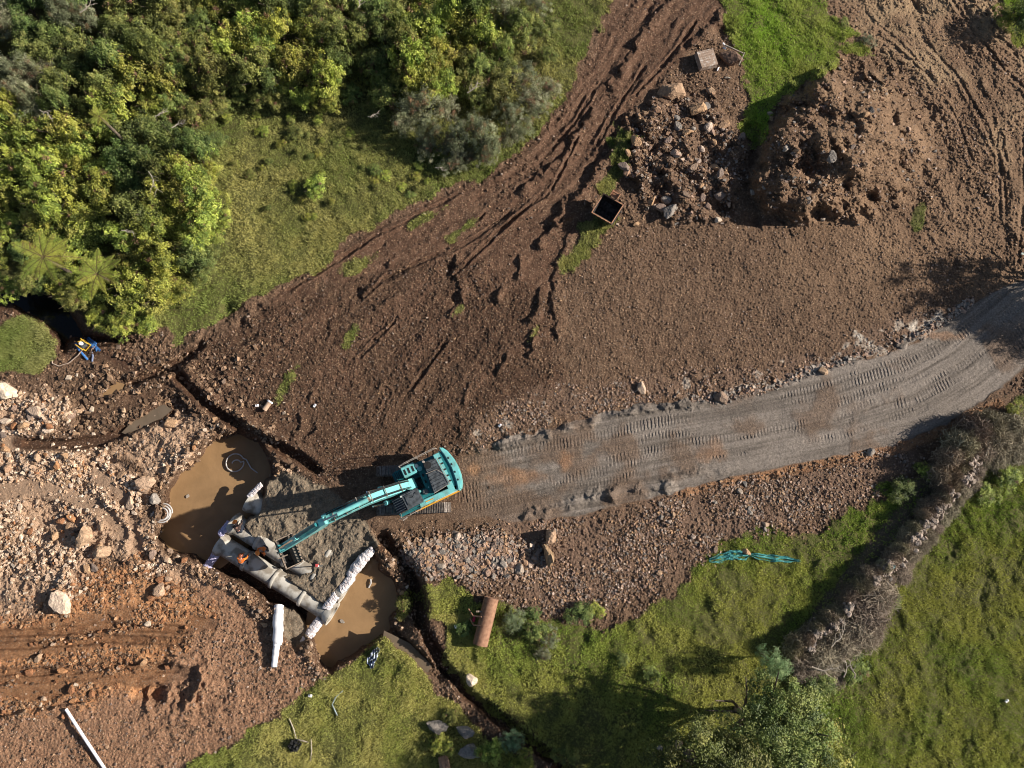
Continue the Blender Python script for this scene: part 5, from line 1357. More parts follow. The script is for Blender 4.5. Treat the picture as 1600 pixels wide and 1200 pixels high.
# cab
cabp = [(1.12, .27), (.98, 1.24), (-.50, 1.16), (-.42, .27)]
cab = U_('cab', TEALD, lambda m: m.prism([(1.30, .27), (1.22, 1.22), (-.50, 1.18), (-.44, .27)], 1.3, 2.05, 'xy'), bevel=.05)
U_('cab_glazing', GLASS, lambda m: m.prism([(1.20, .29), (1.10, 1.2), (-.46, 1.14), (-.40, .29)], 2.05, 2.78, 'xy'), cab)
rf = U_('cab_roof', DGREY, lambda m: m.prism([(.62, .26), (.56, 1.22), (-.52, 1.16), (-.44, .26)], 2.78, 2.98, 'xy'), cab, bevel=.05)
U_('roof_hatch', DGREY, lambda m: (m.box((.15, .7, 3.0), (.5, .6, .05)), m.tube([(.4, .4, 3.03), (.0, .7, 3.05), (-.35, .5, 3.03)], .02, 5)), rf, bevel=.01)
fg = U_('skylight', GLASS, lambda m: m.prism([(1.14, 2.70), (.62, 2.90), (.62, 2.94), (1.16, 2.74)], .34, 1.12), cab)
U_('front_guard', DGREY, lambda m: [m.box((.88, .38 + k * .14, 2.88), (.62, .035, .035), rot=(0, .36, 0)) for k in range(6)], cab)
U_('front_guard', DGREY, lambda m: [m.box((1.19 - .02 * k, .72, 2.2 + .18 * k), (.03, .9, .03)) for k in range(4)], cab)
U_('work_lamp', DECAL, lambda m: m.box((.58, .36, 3.0), (.08, .10, .07)), cab)
mir = U_('mirror', RAIL, lambda m: (m.tube([(1.1, 1.22, 2.0), (1.2, 1.45, 2.3), (1.0, 1.55, 2.4)], .02, 5), m.box((.95, 1.58, 2.4), (.30, .05, .2), rot=(0, 0, .2))), cab)
# boom (side profile swept sideways)
BOOM = [(-.30, 1.55), (-.32, 1.85), (.30, 2.85), (1.15, 3.85), (2.05, 4.45), (3.2, 4.55), (4.95, 4.12), (5.02, 3.88), (3.1, 4.02), (2.25, 3.82), (1.45, 3.2), (.25, 1.75), (-.05, 1.50)]
boom = U_('boom', TEAL, lambda m: m.prism(BOOM, -.50, .12), bevel=.025)
U_('boom_foot', TEAL, lambda m: m.box((-.15, -.19, 1.62), (.5, .66, .45)), boom, bevel=.04)
for y in (-.64, .27):
    c_ = U_('boom_cylinder', TEALD, lambda m: m.cyl((.82, y, 1.35), (1.55, y, 2.55), .10, n=14), boom, smooth=True)
    U_('cylinder_rod', CHROME, lambda m: m.cyl((1.55, y, 2.55), (2.15, y, 3.75), .05, n=12), c_, smooth=True)
    U_('cylinder_head', TEAL, lambda m: m.cyl((1.48, y, 2.44), (1.60, y, 2.64), .14, n=14), c_, smooth=True)
ac = U_('arm_cylinder', TEAL, lambda m: m.cyl((2.1, -.10, 4.72), (3.9, -.08, 4.86), .13, n=16), boom, smooth=True)
U_('cylinder_rod', CHROME, lambda m: m.cyl((3.9, -.08, 4.86), (4.75, -.08, 4.82), .055, n=12), ac, smooth=True)
def hoses(m):
    for y in (-.47, -.41, -.36, .0, .06):
        m.tube([(-.1, y, 2.25), (.3, y, 3.0), (1.12, y, 3.98), (2.0, y, 4.58), (3.2, y, 4.66), (4.6, y, 4.36)], .022, 6)
U_('hydraulic_hose', BLACKM, hoses, boom)
U_('boom_lug', MUDST, lambda m: (m.box((2.12, -.1, 4.62), (.26, .22, .30)), m.box((4.85, -.30, 4.2), (.3, .05, .3)), m.box((4.85, -.0, 4.2), (.3, .05, .3))), boom, bevel=.02)
for k in range(6): U_('hose_clamp', RAIL, lambda m: m.box((.35 + k * .78, -.19, [2.95, 3.92, 4.52, 4.6, 4.47, 4.28][k] + .03), (.05, .66, .06)), boom)
# arm
ARM = [(4.60, 4.62), (4.72, 4.80), (5.10, 4.62), (5.62, 3.95), (8.55, 1.62), (8.50, 1.38), (8.30, 1.38), (5.2, 3.45), (4.86, 3.78)]
arm = U_('arm', TEAL, lambda m: m.prism(ARM, -.29, .15), bevel=.02)
bc = U_('bucket_cylinder', TEALD, lambda m: m.cyl((5.25, -.08, 4.58), (6.95, -.06, 3.25), .11, n=16), arm, smooth=True)
U_('cylinder_head', TEAL, lambda m: m.cyl((6.8, -.06, 3.37), (7.02, -.06, 3.2), .14, n=16), bc, smooth=True)
U_('cylinder_rod', CHROME, lambda m: m.cyl((6.95, -.06, 3.25), (8.30, -.05, 2.2), .05, n=12), bc, smooth=True)
U_('linkage', TEALD, lambda m: (m.tube([(8.30, -.22, 2.2), (7.9, -.22, 1.85)], .05, 6), m.tube([(8.30, .10, 2.2), (7.9, .10, 1.85)], .05, 6), m.tube([(8.30, -.22, 2.2), (8.72, -.20, 1.35)], .05, 6), m.tube([(8.30, .1, 2.2), (8.72, .1, 1.35)], .05, 6), m.cyl((8.30, -.28, 2.2), (8.30, .16, 2.2), .06, n=10)), arm)
def bucket(parent, M, width, mat, edge, inner, teeth=8, s=1.0, pads=True):
    prof = [(.02, .02), (.14, -.25), (.06, -.60), (-.20, -.80), (-.58, -.78), (-.88, -.50), (-1.02, -.06)]
    prof = [(a * s, b * s) for a, b in prof]; w2 = width / 2; T_ = .04
    m = MB(M); n = len(prof)
    inn = [(a * .93 - .02, b * .93 + .0) for a, b in prof]
    vs = [(a, -w2, b) for a, b in prof] + [(a, w2, b) for a, b in prof] + [(a, -w2 + T_, b) for a, b in inn] + [(a, w2 - T_, b) for a, b in inn]
    fs = []
    for i in range(n - 1):
        fs += [(i, i + 1, n + i + 1, n + i), (2 * n + i, 3 * n + i, 3 * n + i + 1, 2 * n + i + 1)]
    fs += [tuple(range(n)), tuple(range(2 * n - 1, n - 1, -1)), tuple(range(3 * n - 1, 2 * n - 1, -1)), tuple(range(3 * n, 4 * n))]
    for a in (0, n - 1): fs.append((a, n + a, 3 * n + a, 2 * n + a))
    fs += [(0, 2 * n, 3 * n - 1, n - 1), (n, 2 * n - 1, 4 * n - 1, 3 * n)]
    m.add(vs, fs); b = m.build('bucket', mat, parent, fixn=False)
    m = MB(M)
    lx, lz = prof[-1]
    m.box((lx, 0, lz), (.07, width + .06, .05)); m.box((prof[0][0] - .03, 0, .02), (.07, width + .06, .05))
    for sg in (-1, 1): m.tube([(prof[0][0], sg * w2, .03), (lx, sg * w2, lz + .03)], .035, 6)
    m.build('cutting_edge', edge, b)
    for k in range(teeth):
        y = -w2 + width * (k + .5) / teeth; m = MB(M); m.box((lx - .06, y, lz + .09), (.05, .09, .20), rot=(0, -.35, 0), taper=.55); m.build('tooth', edge, b)
    if pads:
        for y in (-.19, .17):
            m = MB(M); m.prism([(.18 * s, .28), (-.28, .30), (-.36, .0), (.12, -.12)], y - .02, y + .02); m.build('hitch_ear', edge, b)
    return b
BM = HM @ Matrix.Translation((8.62, .22, 1.22)) @ Matrix.Rotation(R(-6), 4, 'Y')
bk = bucket(ex, BM, 1.8, WORN_SHADE, MUDST, WORN_SHADE, 9, .98)
m = MB(BM); m.prism([(-.50, -.40), (-.40, -.66), (-.56, -.68), (-.80, -.44), (-.90, -.14), (-.72, -.12)], -.84, .84); m.build('sand_load', MATS['soil'] if False else simple('bucket_sand', (.20, .17, .14), rough=.95, var=.2, scale=8, bump=.03), bk)

# ================================================================ CONCRETE PIPES
CONC = simple('weathered_concrete', (.50, .465, .41), rough=.85, var=.2, scale=1.5, col2=(.24, .205, .165), bump=.008, bscale=30, lo=.46, hi=.60, detail=9)
CONCD = simple('concrete_inside', (.20, .18, .16), rough=.9, var=.2)
def ring_mesh(m, prof, n=40):
    """lathe a closed profile (x along axis, r) round the x axis"""
    k = len(prof); vs = []; fs = []
    for i in range(n):
        a = 2 * PI * i / n
        vs += [(x, r * math.cos(a), r * math.sin(a)) for x, r in prof]
    for i in range(n):
        j = (i + 1) % n
        fs += [(i * k + q, i * k + (q + 1) % k, j * k + (q + 1) % k, j * k + q) for q in range(k)]
    m.add(vs, fs)
def pipe_seg(p, q, ra, label, bell0=0.0, bell1=0.0, collar=True, group=None):
    p, q = Vector(p), Vector(q); L = (q - p).length; ang = math.atan2(q.y - p.y, q.x - p.x)
    e = empty('concrete_pipe', p, (0, 0, ang)); tag(e, label, 'pipe', group)
    m = MB(); b0 = ra + bell0; b1 = ra + bell1
    prof = [(0, ra - .12), (0, b0), (.25, b0), (.45, ra), (L - .45, ra), (L - .25, b1), (L + .004, b1), (L + .004, ra - .12)]
    ring_mesh(m, prof); m.build('barrel', CONC, e, smooth=True)
    if collar:
        m = MB(); ring_mesh(m, [(-.11, ra - .03), (-.11, ra + .05), (-.08, ra + .075), (.08, ra + .075), (.11, ra + .05), (.11, ra - .03)]); m.build('joint_collar', CONC, e, smooth=True)
    return e
def lerp3(a, b, t): return tuple(a[i] + (b[i] - a[i]) * t for i in range(3))
AZ = -1.0; PR = .60
ROWS = {'C': ((-18.35, -.62, AZ), (-11.05, -4.85, AZ)), 'B': ((-17.65, .66, AZ), (-10.35, -3.55, AZ)), 'A': ((-16.65, 2.05, AZ), (-9.65, -2.30, AZ))}
LB = {'C': ['flared upstream end of the fully exposed lower pipe row', 'second pipe length of the exposed lower row, in excavator shadow', 'third pipe length of the exposed lower row, sand on its top', 'last pipe length of the lower row, nearest the white roll at the lower pool'],
      'B': ['flared upstream end of the middle pipe row beside the crouching worker', 'second pipe length of the middle row, under the bucket', 'third pipe length of the middle row, mostly buried', 'last pipe length of the middle row with its back showing through the sand'],
      'A': ['flared upstream end of the upper pipe row, below the short white roll', 'second pipe length of the upper row buried under sand', 'third pipe length of the upper row buried under sand', 'last pipe length of the upper row ending at the lower pool']}
for r_, (a, b) in ROWS.items():
    for k in range(4):
        pipe_seg(lerp3(a, b, k / 4), lerp3(a, b, (k + 1) / 4), PR, LB[r_][k], bell0=.14 if k == 0 else 0, bell1=.16 if k == 3 else 0, collar=k > 0)

# white geotextile rolls between the pipe ends
GEO = simple('white_geotextile', (.66, .61, .62), rough=.75, scale=6, bump=.05, bscale=9, col2=(.36, .27, .24), lo=.50, hi=.72, detail=8)
GEOL = simple('lilac_geotextile', (.50, .47, .66), rough=.75, var=.15, scale=6, bump=.05, bscale=9, col2=(.30, .28, .42))
def roll(pts, r, label, mat, seed, squash=.75, name='geotextile_roll', cat='fabric roll'):
    rs = random.Random(seed); out = []; rr = []
    n = 26
    for i in range(n + 1):
        t = i / n * (len(pts) - 1); k = min(int(t), len(pts) - 2); f = t - k
        p = Vector(pts[k]).lerp(Vector(pts[k + 1]), f); ra = (r[k] * (1 - f) + r[k + 1] * f) if hasattr(r, '__len__') else r
        out.append(p + Vector((rs.uniform(-.02, .02), rs.uniform(-.02, .02), rs.uniform(-.02, .02)))); rr.append(ra * (rs.uniform(.9, 1.08) if mat is not WHITEP else rs.uniform(.97, 1.03)))
    m = MB(); m.tube(out, rr, 14, squash)
    for i, v in enumerate(m.v):
        m.v[i] = v + Vector((rs.uniform(-1, 1), rs.uniform(-1, 1), rs.uniform(-1, 1))) * (.014 if mat is not WHITEP else .007)
    o = m.build(name, mat, smooth=mat is WHITEP)
    return tag(o, label, cat)
roll([P(322, 888, -.9), P(336, 868, -1.0), P(348, 850, -1.1)], .27, 'lilac striped cloth roll sloping to the upper pool below the lower pipe row', GEOL, 1)
roll([P(344, 835, -.55), P(360, 816, -.5)], .22, 'short lilac cloth roll wedged between lower and middle pipe ends', GEOL, 2)
roll([P(388, 777, -.45), P(408, 757, -.2)], .17, 'short white cloth roll above the upper pipe end', GEO, 3)
roll([P(583, 857, .0), P(566, 875, -.05), P(547, 899, -.3)], [.22, .36, .30], 'bright white cloth roll draped over the upper pipe at the lower pool', GEO, 4)
roll([P(549, 903, -.25), P(533, 922, -.35)], .27, 'short white cloth roll between upper and middle pipe ends at the lower pool', GEO, 5)
roll([P(525, 930, -.3), P(509, 951, -.35)], .27, 'short white cloth roll between middle and lower pipe ends at the lower pool', GEO, 6)
roll([P(502, 966, -.8), P(488, 985, -.85), P(474, 1005, -.9)], [.32, .30, .26], 'white cloth roll running from the lower pipe end down the bank', GEO, 7)
g0 = G(434, 948, .3)
roll([(g0.x, g0.y, -.1), tuple(G(434.5, 975, .28)), tuple(G(434, 1003, .25)), tuple(G(432, 1008, .2)), tuple(G(428.5, 1042, .18))], [.28, .31, .28, .20, .17], 'long white plastic roll, thick above and thin below, on the red bank', WHITEP, 8, .95, 'plastic_roll', 'plastic roll')
m = MB(); pa, pb = G(103, 1108, .16), G(168, 1208, .1); m.tube([pa, pa.lerp(pb, .5) + Vector((0, 0, .02)), pb], .085, 12); o = m.build('plastic_pipe', WHITEP, smooth=True)
tag(o, 'slender white plastic pipe lying at the lower left corner', 'pipe')

# ---- hoses
HOSE = simple('grey_hose', (.50, .47, .45), rough=.55, var=.1, scale=20)
def hose(pts, r, label, mat=HOSE, name='hose', cat='hose', n=8, flat=1.0, group=None):
    m = MB(); m.tube(pts, r, n, flat); o = m.build(name, mat, smooth=True); return tag(o, label, cat, group)
c = G(254.5, 802, .1); pts = []
for i in range(110):
    a = i / 110 * 2 * PI * 3.6; rr = .60 - .25 * i / 110 + .05 * math.sin(a * .5)
    pts.append(c + Vector((rr * math.cos(a) + .04 * math.sin(i * .11), rr * math.sin(a) * .95, .04 + .035 * (i / 110 * 3.6) + .02 * math.sin(a * 2))))
hose(pts, .045, 'coiled grey hose on stones at the left edge of the upper pool')
c = P(368, 723, WL + .03); pts = []
for i in range(60):
    a = -1.0 - i / 59 * 2 * PI * 1.35; rr = .58 if i < 44 else .58 - .3 * (i - 44) / 15
    pts.append(c + Vector((rr * math.cos(a), rr * math.sin(a) * 1.0, .01 + .03 * (i > 40))))
pts = [P(404, 740, WL - .05), P(392, 731, WL + .05), P(385, 718, WL + .1)] + [c + Vector((.58 * math.cos(a), .58 * math.sin(a), .08)) for a in [0.5 + k * .18 for k in range(34)]] + [c + Vector((.08 + .3 * math.cos(a), -.12 + .3 * math.sin(a), .05)) for a in [0.5 + k * .3 for k in range(9)]]
hose(pts, .045, 'loop of grey hose floating in the upper brown pool')
hose([P(579, 905, WL + .05), P(579.5, 911, WL + .12), P(576, 918, WL + .02)], .055, 'short curved end of grey pipe in the shaded corner of the lower pool')
hose([G(536, 1079, .05), G(524, 1090, .06), G(519, 1101, .06), G(527, 1118, .05)], .035, 'thin pale blue hose lying in the grass below the lower pool', simple('pale_blue_hose', (.35, .42, .44), rough=.5))
hose([P(524, 918, -.3), P(530, 908, -.2), P(533, 903, -.15)], .02, 'thin lime green strap on the middle pipe end', simple('lime_strap', (.30, .55, .08), rough=.6), 'strap', 'strap')

# ---- pump with its hoses
PYEL = simple('pump_yellow', (.72, .45, .05), rough=.45, var=.12, scale=9)
BLUEH = simple('blue_layflat', (.05, .16, .46), rough=.5, var=.25, scale=9, col2=(.10, .28, .62))
pc = G(133, 540, .02); pe = empty('water_pump', pc, (0, 0, R(-35))); tag(pe, 'small yellow framed water pump on the bank by the dark stream', 'pump')
m = MB()
for y in (-.24, .24): m.tube([(-.3, y, .0), (-.3, y, .42), (-.2, y, .5), (.2, y, .5), (.3, y, .42), (.3, y, .0), (-.3, y, .02)], .03, 7)
for x in (-.28, .28): m.tube([(x, -.24, .02), (x, .24, .02)], .025, 6)
m.build('frame', PYEL, pe)
m = MB(); m.box((.02, .0, .24), (.32, .34, .30)); m.build('engine', DGREY, pe, bevel=.03)
m = MB(); m.cyl((.0, .02, .40), (.0, .02, .52), .12, n=16); m.build('fuel_cap', WHITEP, pe, smooth=True)
m = MB(); m.cyl((-.3, 0, .18), (-.12, 0, .18), .14, n=16); m.cyl((-.25, 0, .2), (-.25, 0, .42), .05, n=10); m.build('pump_head', PYEL, pe, smooth=True)
hose([G(129, 546, .2), G(122, 555, .1), G(108, 567, .06), G(92, 572, .06), G(82, 568, .06), G(81, 560, .02), G(86, 553, -.1)], .035, 'thin beige suction hose curving left from the yellow pump', simple('beige_hose', (.42, .32, .25), rough=.6))
hose([G(118, 536, .08), G(124, 547, .07), G(137, 562, .06)], .07, 'flat blue hose strip left of the yellow pump', BLUEH, 'blue_hose', 'hose', 6, .35)
hose([G(143, 549, .07), G(145, 556, .07), G(144, 565, .05)], .06, 'short pale blue hose strip below the yellow pump', simple('faded_blue', (.25, .30, .46), rough=.6), 'blue_hose', 'hose', 6, .35)
pts = []
for k in range(7):
    o_ = k * .02; a = (137 + k % 3 * 1.6, 528 + k % 2 * 1.5); b = (156 - k % 3 * 2.2, 551 - k % 2 * 3)
    pts += [G(*(a if k % 2 == 0 else b), .06 + k * .045), G((a[0] + b[0]) / 2 + (k - 3) * 1.3, (a[1] + b[1]) / 2 - (k - 3) * .7, .08 + k * .045)]
hose(pts, .085, 'folded bundle of bright blue flat hose right of the yellow pump', BLUEH, 'blue_hose', 'hose', 6, .4)

# ---- rusty roller drum
RUST = simple('rusty_steel', (.36, .20, .125), rough=.85, var=.2, scale=5, col2=(.23, .12, .075), bump=.008, bscale=30)
a, b = G(768, 934, .47), G(750, 1008, .47); L = (b - a).length; d = (b - a).normalized()
e = empty('roller_drum', a, (0, 0, math.atan2(d.y, d.x))); tag(e, 'rusty ribbed steel roller drum lying on green grass', 'roller')
m = MB(); prof = [(0, .02)]
for k in range(46): x = L * k / 46; prof += [(x, .45), (x + L / 92, .45), (x + L / 92, .425), (x + L / 46 - .001, .425)]
prof += [(L, .45), (L, .02)]
ring_mesh(m, prof, 36); m.build('drum', RUST, e)
for yy, x0 in ((-.62, L * .42), (-.50, L * .60)):
    m = MB(); m.tube([(x0, yy * .5, .35), (x0 + .1, yy * 1.3, .1), (x0 - .2, yy * 1.9, -.1)], .045, 6); m.build('frame_bar', RUST, e)
m = MB(); m.box((L * .33, -.50, .2), (.10, .42, .08), rot=(0, 0, .2)); m.build('bracket', MUDST, e, bevel=.01)
m = MB(); m.box((L * .52, -.72, -.1), (.34, .16, .14)); m.build('red_block', simple('red_paint', (.5, .02, .05), rough=.5), e, bevel=.02)

# ---- rusty spare bucket
RB = simple('rusty_bucket', (.42, .22, .12), rough=.8, var=.25, scale=6, col2=(.26, .13, .08))
c = G(957, 316, .95); e = empty('spare_bucket', (c.x, c.y, c.z - .55)); tag(e, 'rusty excavator bucket with teeth, lying open on grass by the dirt track', 'bucket')
b_ = bucket(e, Matrix.Translation((0, 0, .95)) @ Matrix.Rotation(R(58), 4, 'Z') @ Matrix.Rotation(R(2), 4, 'Y'), 1.5, WORN_SHADE, RB, WORN_SHADE, 5, 1.5, False)  # rusty bucket's shell coloured near black to imitate shade in its opening
m = MB(Matrix.Translation((.12, .16, 1.0)) @ Matrix.Rotation(R(58), 4, 'Z') @ Matrix.Rotation(R(-20), 4, 'Y')); m.box((.12, .05, .1), (.42, .5, .06)); m.box((.12, -.22, .2), (.4, .05, .26)); m.box((.12, .32, .2), (.4, .05, .26)); m.cyl((.2, -.25, .24), (.2, .35, .24), .05); m.build('hitch', RB, e, bevel=.01)

# ---- slab and broken slab at the grass
SLABM = simple('weathered_slab', (.30, .215, .165), rough=.9, scale=4, var=.25, col2=(.48, .42, .38), lo=.52, hi=.66, bump=.03, bscale=14)
c = G(1104, 92, .42); e = empty('stone_slab', (c.x, c.y, c.z - .42), (0, 0, R(15))); tag(e, 'square brown weathered slab standing on the grass edge, throwing shadow left', 'slab')
m = MB(); m.box((0, 0, .36), (1.38, 1.28, .40), rot=(.16, .10, .05), taper=.93); m.box((.05, .05, .10), (1.1, 1.0, .25))
for k in range(7): m.box((0, -.5 + k * .165, .565 + (-.5 + k * .165) * .16), (1.15 - .05 * (k % 3), .05, .035), rot=(.16, .10, .07 + .02 * (k % 2)))
m.build('slab_body', SLABM, e, bevel=.04)
c = G(1139, 93, .25); e = empty('broken_slab', (c.x, c.y, c.z - .25), (0, 0, R(-25))); tag(e, 'earth covered broken slab with two pale edges, right of the square slab', 'slab')
me = rock_mesh(77, None, .6, 14, (.17, .105, .075)); o = link('earth_core', me, e, (0, 0, .28), None, (.78, .80, .8))
m = MB(); m.box((.05, .62, .62), (1.5, .07, .10), rot=(0, .05, -.02)); m.build('pale_edge', DEADW, e, bevel=.01)
m = MB(); m.box((.80, .15, .58), (.07, 1.05, .10), rot=(.1, 0, .0)); m.build('pale_edge', DEADW, e, bevel=.01)
m = MB(); m.box((-.70, .72, .55), (.42, .12, .08), rot=(0, 0, -.5)); m.box((-.62, .50, .5), (.25, .10, .08), rot=(0, 0, -.2)); m.build('white_scrap', WHITEP, e, bevel=.01)
for (u, v, rz, l, lb) in ((1122, 108, 1.1, .32, 'small white plastic scrap between the two slabs'), (1137, 122, -.15, .45, 'pale split stick on earth below the broken slab')):
    m = MB(); m.tube([(-l / 2, 0, 0), (0, .03, .03), (l / 2, 0, 0)], [.05, .06, .04], 7); o = m.build('scrap', WHITEP if 'white' in lb else DEADW); o.location = G(u, v, .08); o.rotation_euler = (0, 0, rz); tag(o, lb, 'scrap')
# short clay pipe end in the dark soil, marker stake, small litter
CLAY = simple('tan_clay', (.45, .31, .22), rough=.8, var=.12)
c = G(417.5, 634, .16); e = empty('pipe_offcut', c, (0, 0, R(58))); tag(e, 'short tan pipe offcut lying in the dark soil', 'pipe')
m = MB(); ring_mesh(m, [(-.33, .10), (-.33, .16), (.33, .16), (.33, .10)], 20); m.build('barrel', CLAY, e, smooth=True)
m = MB(); ring_mesh(m, [(.26, .155), (.26, .20), (.36, .20), (.36, .155)], 20); m.build('rim', WHITEP, e, smooth=True)
c = P(504, 884, ground(504, 884)); e = empty('marker_post', c); tag(e, 'slim marker post with red and white top standing in the sand', 'post')
m = MB(); m.tube([(0, 0, -.1), (.0, 0, .75), (-.05, .06, 1.1)], .035, 8); m.build('post', DGREY, e)
m = MB(); m.box((-.05, .07, 1.14), (.17, .17, .12)); m.build('red_cap', simple('red_cap', (.60, .10, .10), rough=.5), e, bevel=.01)
m = MB(); m.box((-.02, .03, 1.0), (.13, .13, .10)); m.build('white_band', WHITEP, e, bevel=.01)
for i, (u, v, mt, lb) in enumerate(((402, 634, WHITEP, 'white scrap left of the tan pipe offcut'), (492, 634, WHITEP, 'small lilac white scrap in the dark soil'), (712, 979, WHITEP, 'small white scrap in the grass left of the roller drum'), (485, 1087, WHITEP, 'small pink white scrap on the red soil edge'), (781, 665, WHITEP, 'tiny white tag above the left end of the road'), (1395, 885, simple('cyan_bag', (.35, .55, .55), rough=.5), 'small pale cyan bag caught on the stone wall'), (1597, 397, simple('pale_post', (.45, .5, .45), rough=.5), 'small pale green marker at the right edge above the road'), (1572, 1095, WHITEP, 'small white scrap in the pasture near the right edge'))):
    rs = random.Random(i); m = MB(); m.box((0, 0, .05), (.22, .14, .08), rot=(.2, .1, i)); m.box((.06, .04, .09), (.12, .1, .05), rot=(.4, .5, i * 2)); o = m.build('litter_scrap', mt, bevel=.01); o.location = G(u, v, .04 if i != 5 else .7); tag(o, lb, 'scrap')

# ---- cloths
def cloth(name, path, widths, mat, label, seed, thick=.012, amp=.06, nw=9, cat='cloth', lift=.07):
    rs = random.Random(seed); bm = bmesh.new(); rows = []
    n = 44
    for i in range(n + 1):
        t = i / n * (len(path) - 1); k = min(int(t), len(path) - 2); f = t - k
        a, b = path[k], path[k + 1]; u = a[0] * (1 - f) + b[0] * f; v = a[1] * (1 - f) + b[1] * f; w_ = widths[k] * (1 - f) + widths[k + 1] * f
        p = G(u, v, lift); dr = (P(b[0], b[1]) - P(a[0], a[1])).normalized(); sd_ = Vector((-dr.y, dr.x, 0))
        rows.append([bm.verts.new(p + sd_ * (j / (nw - 1) - .5) * w_ * (1 + .12 * math.sin(i * 1.3)) + Vector((0, 0, amp * math.sin(j * 1.9 + math.sin(i * .35 + seed) * 2.2) + rs.uniform(-.02, .02) + amp * .6 * math.sin(i * .5 + j)))) for j in range(nw)])
    for i in range(n):
        for j in range(nw - 1): bm.faces.new((rows[i][j], rows[i + 1][j], rows[i + 1][j + 1], rows[i][j + 1]))
    bmesh.ops.recalc_face_normals(bm, faces=bm.faces)
    me = bpy.data.meshes.new(name); bm.to_mesh(me); bm.free(); me.materials.append(mat)
    o = link(name, me); md = o.modifiers.new('thickness', 'SOLIDIFY'); md.thickness = thick
    return tag(o, label, cat)
TCL = simple('teal_cloth', (.09, .36, .34), rough=.6, var=.15, scale=5, col2=(.03, .17, .19))
cloth('teal_tarp', [(1108, 876), (1122, 874), (1140, 868), (1152, 866), (1163, 869), (1172, 867), (1180, 868), (1205, 872), (1225, 874), (1251, 877)], [.2, .5, .55, .55, .6, .15, .35, .42, .38, .12], TCL, 'long twisted teal cloth stretched across the pasture below the gravel', 3, amp=.07)
def stripe_mat():
    m, N, L, b = new_mat('striped_cloth'); tc = N.new('ShaderNodeTexCoord'); wv = N.new('ShaderNodeTexWave'); wv.inputs['Scale'].default_value = 2.2; wv.inputs['Distortion'].default_value = 3
    L.new(tc.outputs['Object'], wv.inputs['Vector']); mx = N.new('ShaderNodeMix'); mx.data_type = 'RGBA'; mx.inputs['A'].default_value = (.03, .05, .12, 1); mx.inputs['B'].default_value = (.5, .55, .62, 1)
    mr = N.new('ShaderNodeMapRange'); mr.inputs['From Min'].default_value = .6; mr.inputs['From Max'].default_value = .75; L.new(wv.outputs['Fac'], mr.inputs['Value']); L.new(mr.outputs['Result'], mx.inputs['Factor']); L.new(mx.outputs['Result'], b.inputs['Base Color']); return m
SM = stripe_mat()
cloth('discarded_cloth', [(581, 1044), (580, 1032), (587, 1020), (592, 1012)], [.15, .5, .42, .2], SM, 'crumpled navy and white striped cloth on grass by the lower pool', 7, amp=.10)
cloth('discarded_cloth', [(452, 1170), (460, 1165), (470, 1158)], [.4, .7, .3], BLACKM, 'crumpled black cloth in the grass at the bottom left', 8, amp=.1)
for (u0, v0, u1, v1, lb) in ((452, 1123, 463, 1155, 'crooked pale stick above the black cloth'), (486, 1155, 485, 1190, 'pale stick right of the black cloth'), (463, 1155, 482, 1160, 'thin stick joining the two pale sticks')):
    m = MB(); a, b = G(u0, v0, .1), G(u1, v1, .1); m.tube([a, a.lerp(b, .5) + Vector((.06, 0, .03)), b], [.03, .035, .02], 6); tag(m.build('stick', DEADW), lb, 'stick')

# ================================================================ WORKERS
SKIN = simple('skin', (.42, .23, .16), rough=.6, var=.08)
HIVIS = simple('hivis_orange', (.85, .20, .03), rough=.6, var=.12, scale=9)
DKCL = simple('dark_brown_clothing', (.075, .045, .038), rough=.85, var=.3, scale=9)
NAVY = simple('navy_trousers', (.02, .025, .04), rough=.85, var=.2)
HATO = simple('orange_helmet', (.90, .26, .04), rough=.3, var=.05)
BOOTM = simple('boots', (.06, .04, .03), rough=.8, var=.2)
HAIR = simple('hair', (.02, .015, .012), rough=.7)
def skin_obj(name, J, E, mat, parent, root=0, sub=2):
    me = bpy.data.meshes.new(name + '_sk'); me.from_pydata([j[0] for j in J], E, [])
    o = bpy.data.objects.new(name + '_sk', me); COL.objects.link(o)
    md = o.modifiers.new('s', 'SKIN'); md.use_smooth_shade = True
    lay = me.skin_vertices[0].data if me.skin_vertices else None
    if lay is None:
        bm = bmesh.new(); bm.from_mesh(me); bm.verts.layers.skin.verify(); bm.to_mesh(me); bm.free(); lay = me.skin_vertices[0].data
    for i, j in enumerate(J):
        lay[i].radius = (j[1], j[2] if len(j) > 2 else j[1]); lay[i].use_root = (i == root)
    m2 = o.modifiers.new('u', 'SUBSURF'); m2.levels = sub; m2.render_levels = sub
    dg = bpy.context.evaluated_depsgraph_get(); dg.update()
    ev = o.evaluated_get(dg); me2 = bpy.data.meshes.new_from_object(ev)
    bpy.data.objects.remove(o)
    me2.name = name; me2.materials.clear(); me2.materials.append(mat)
    return link(name, me2, parent)
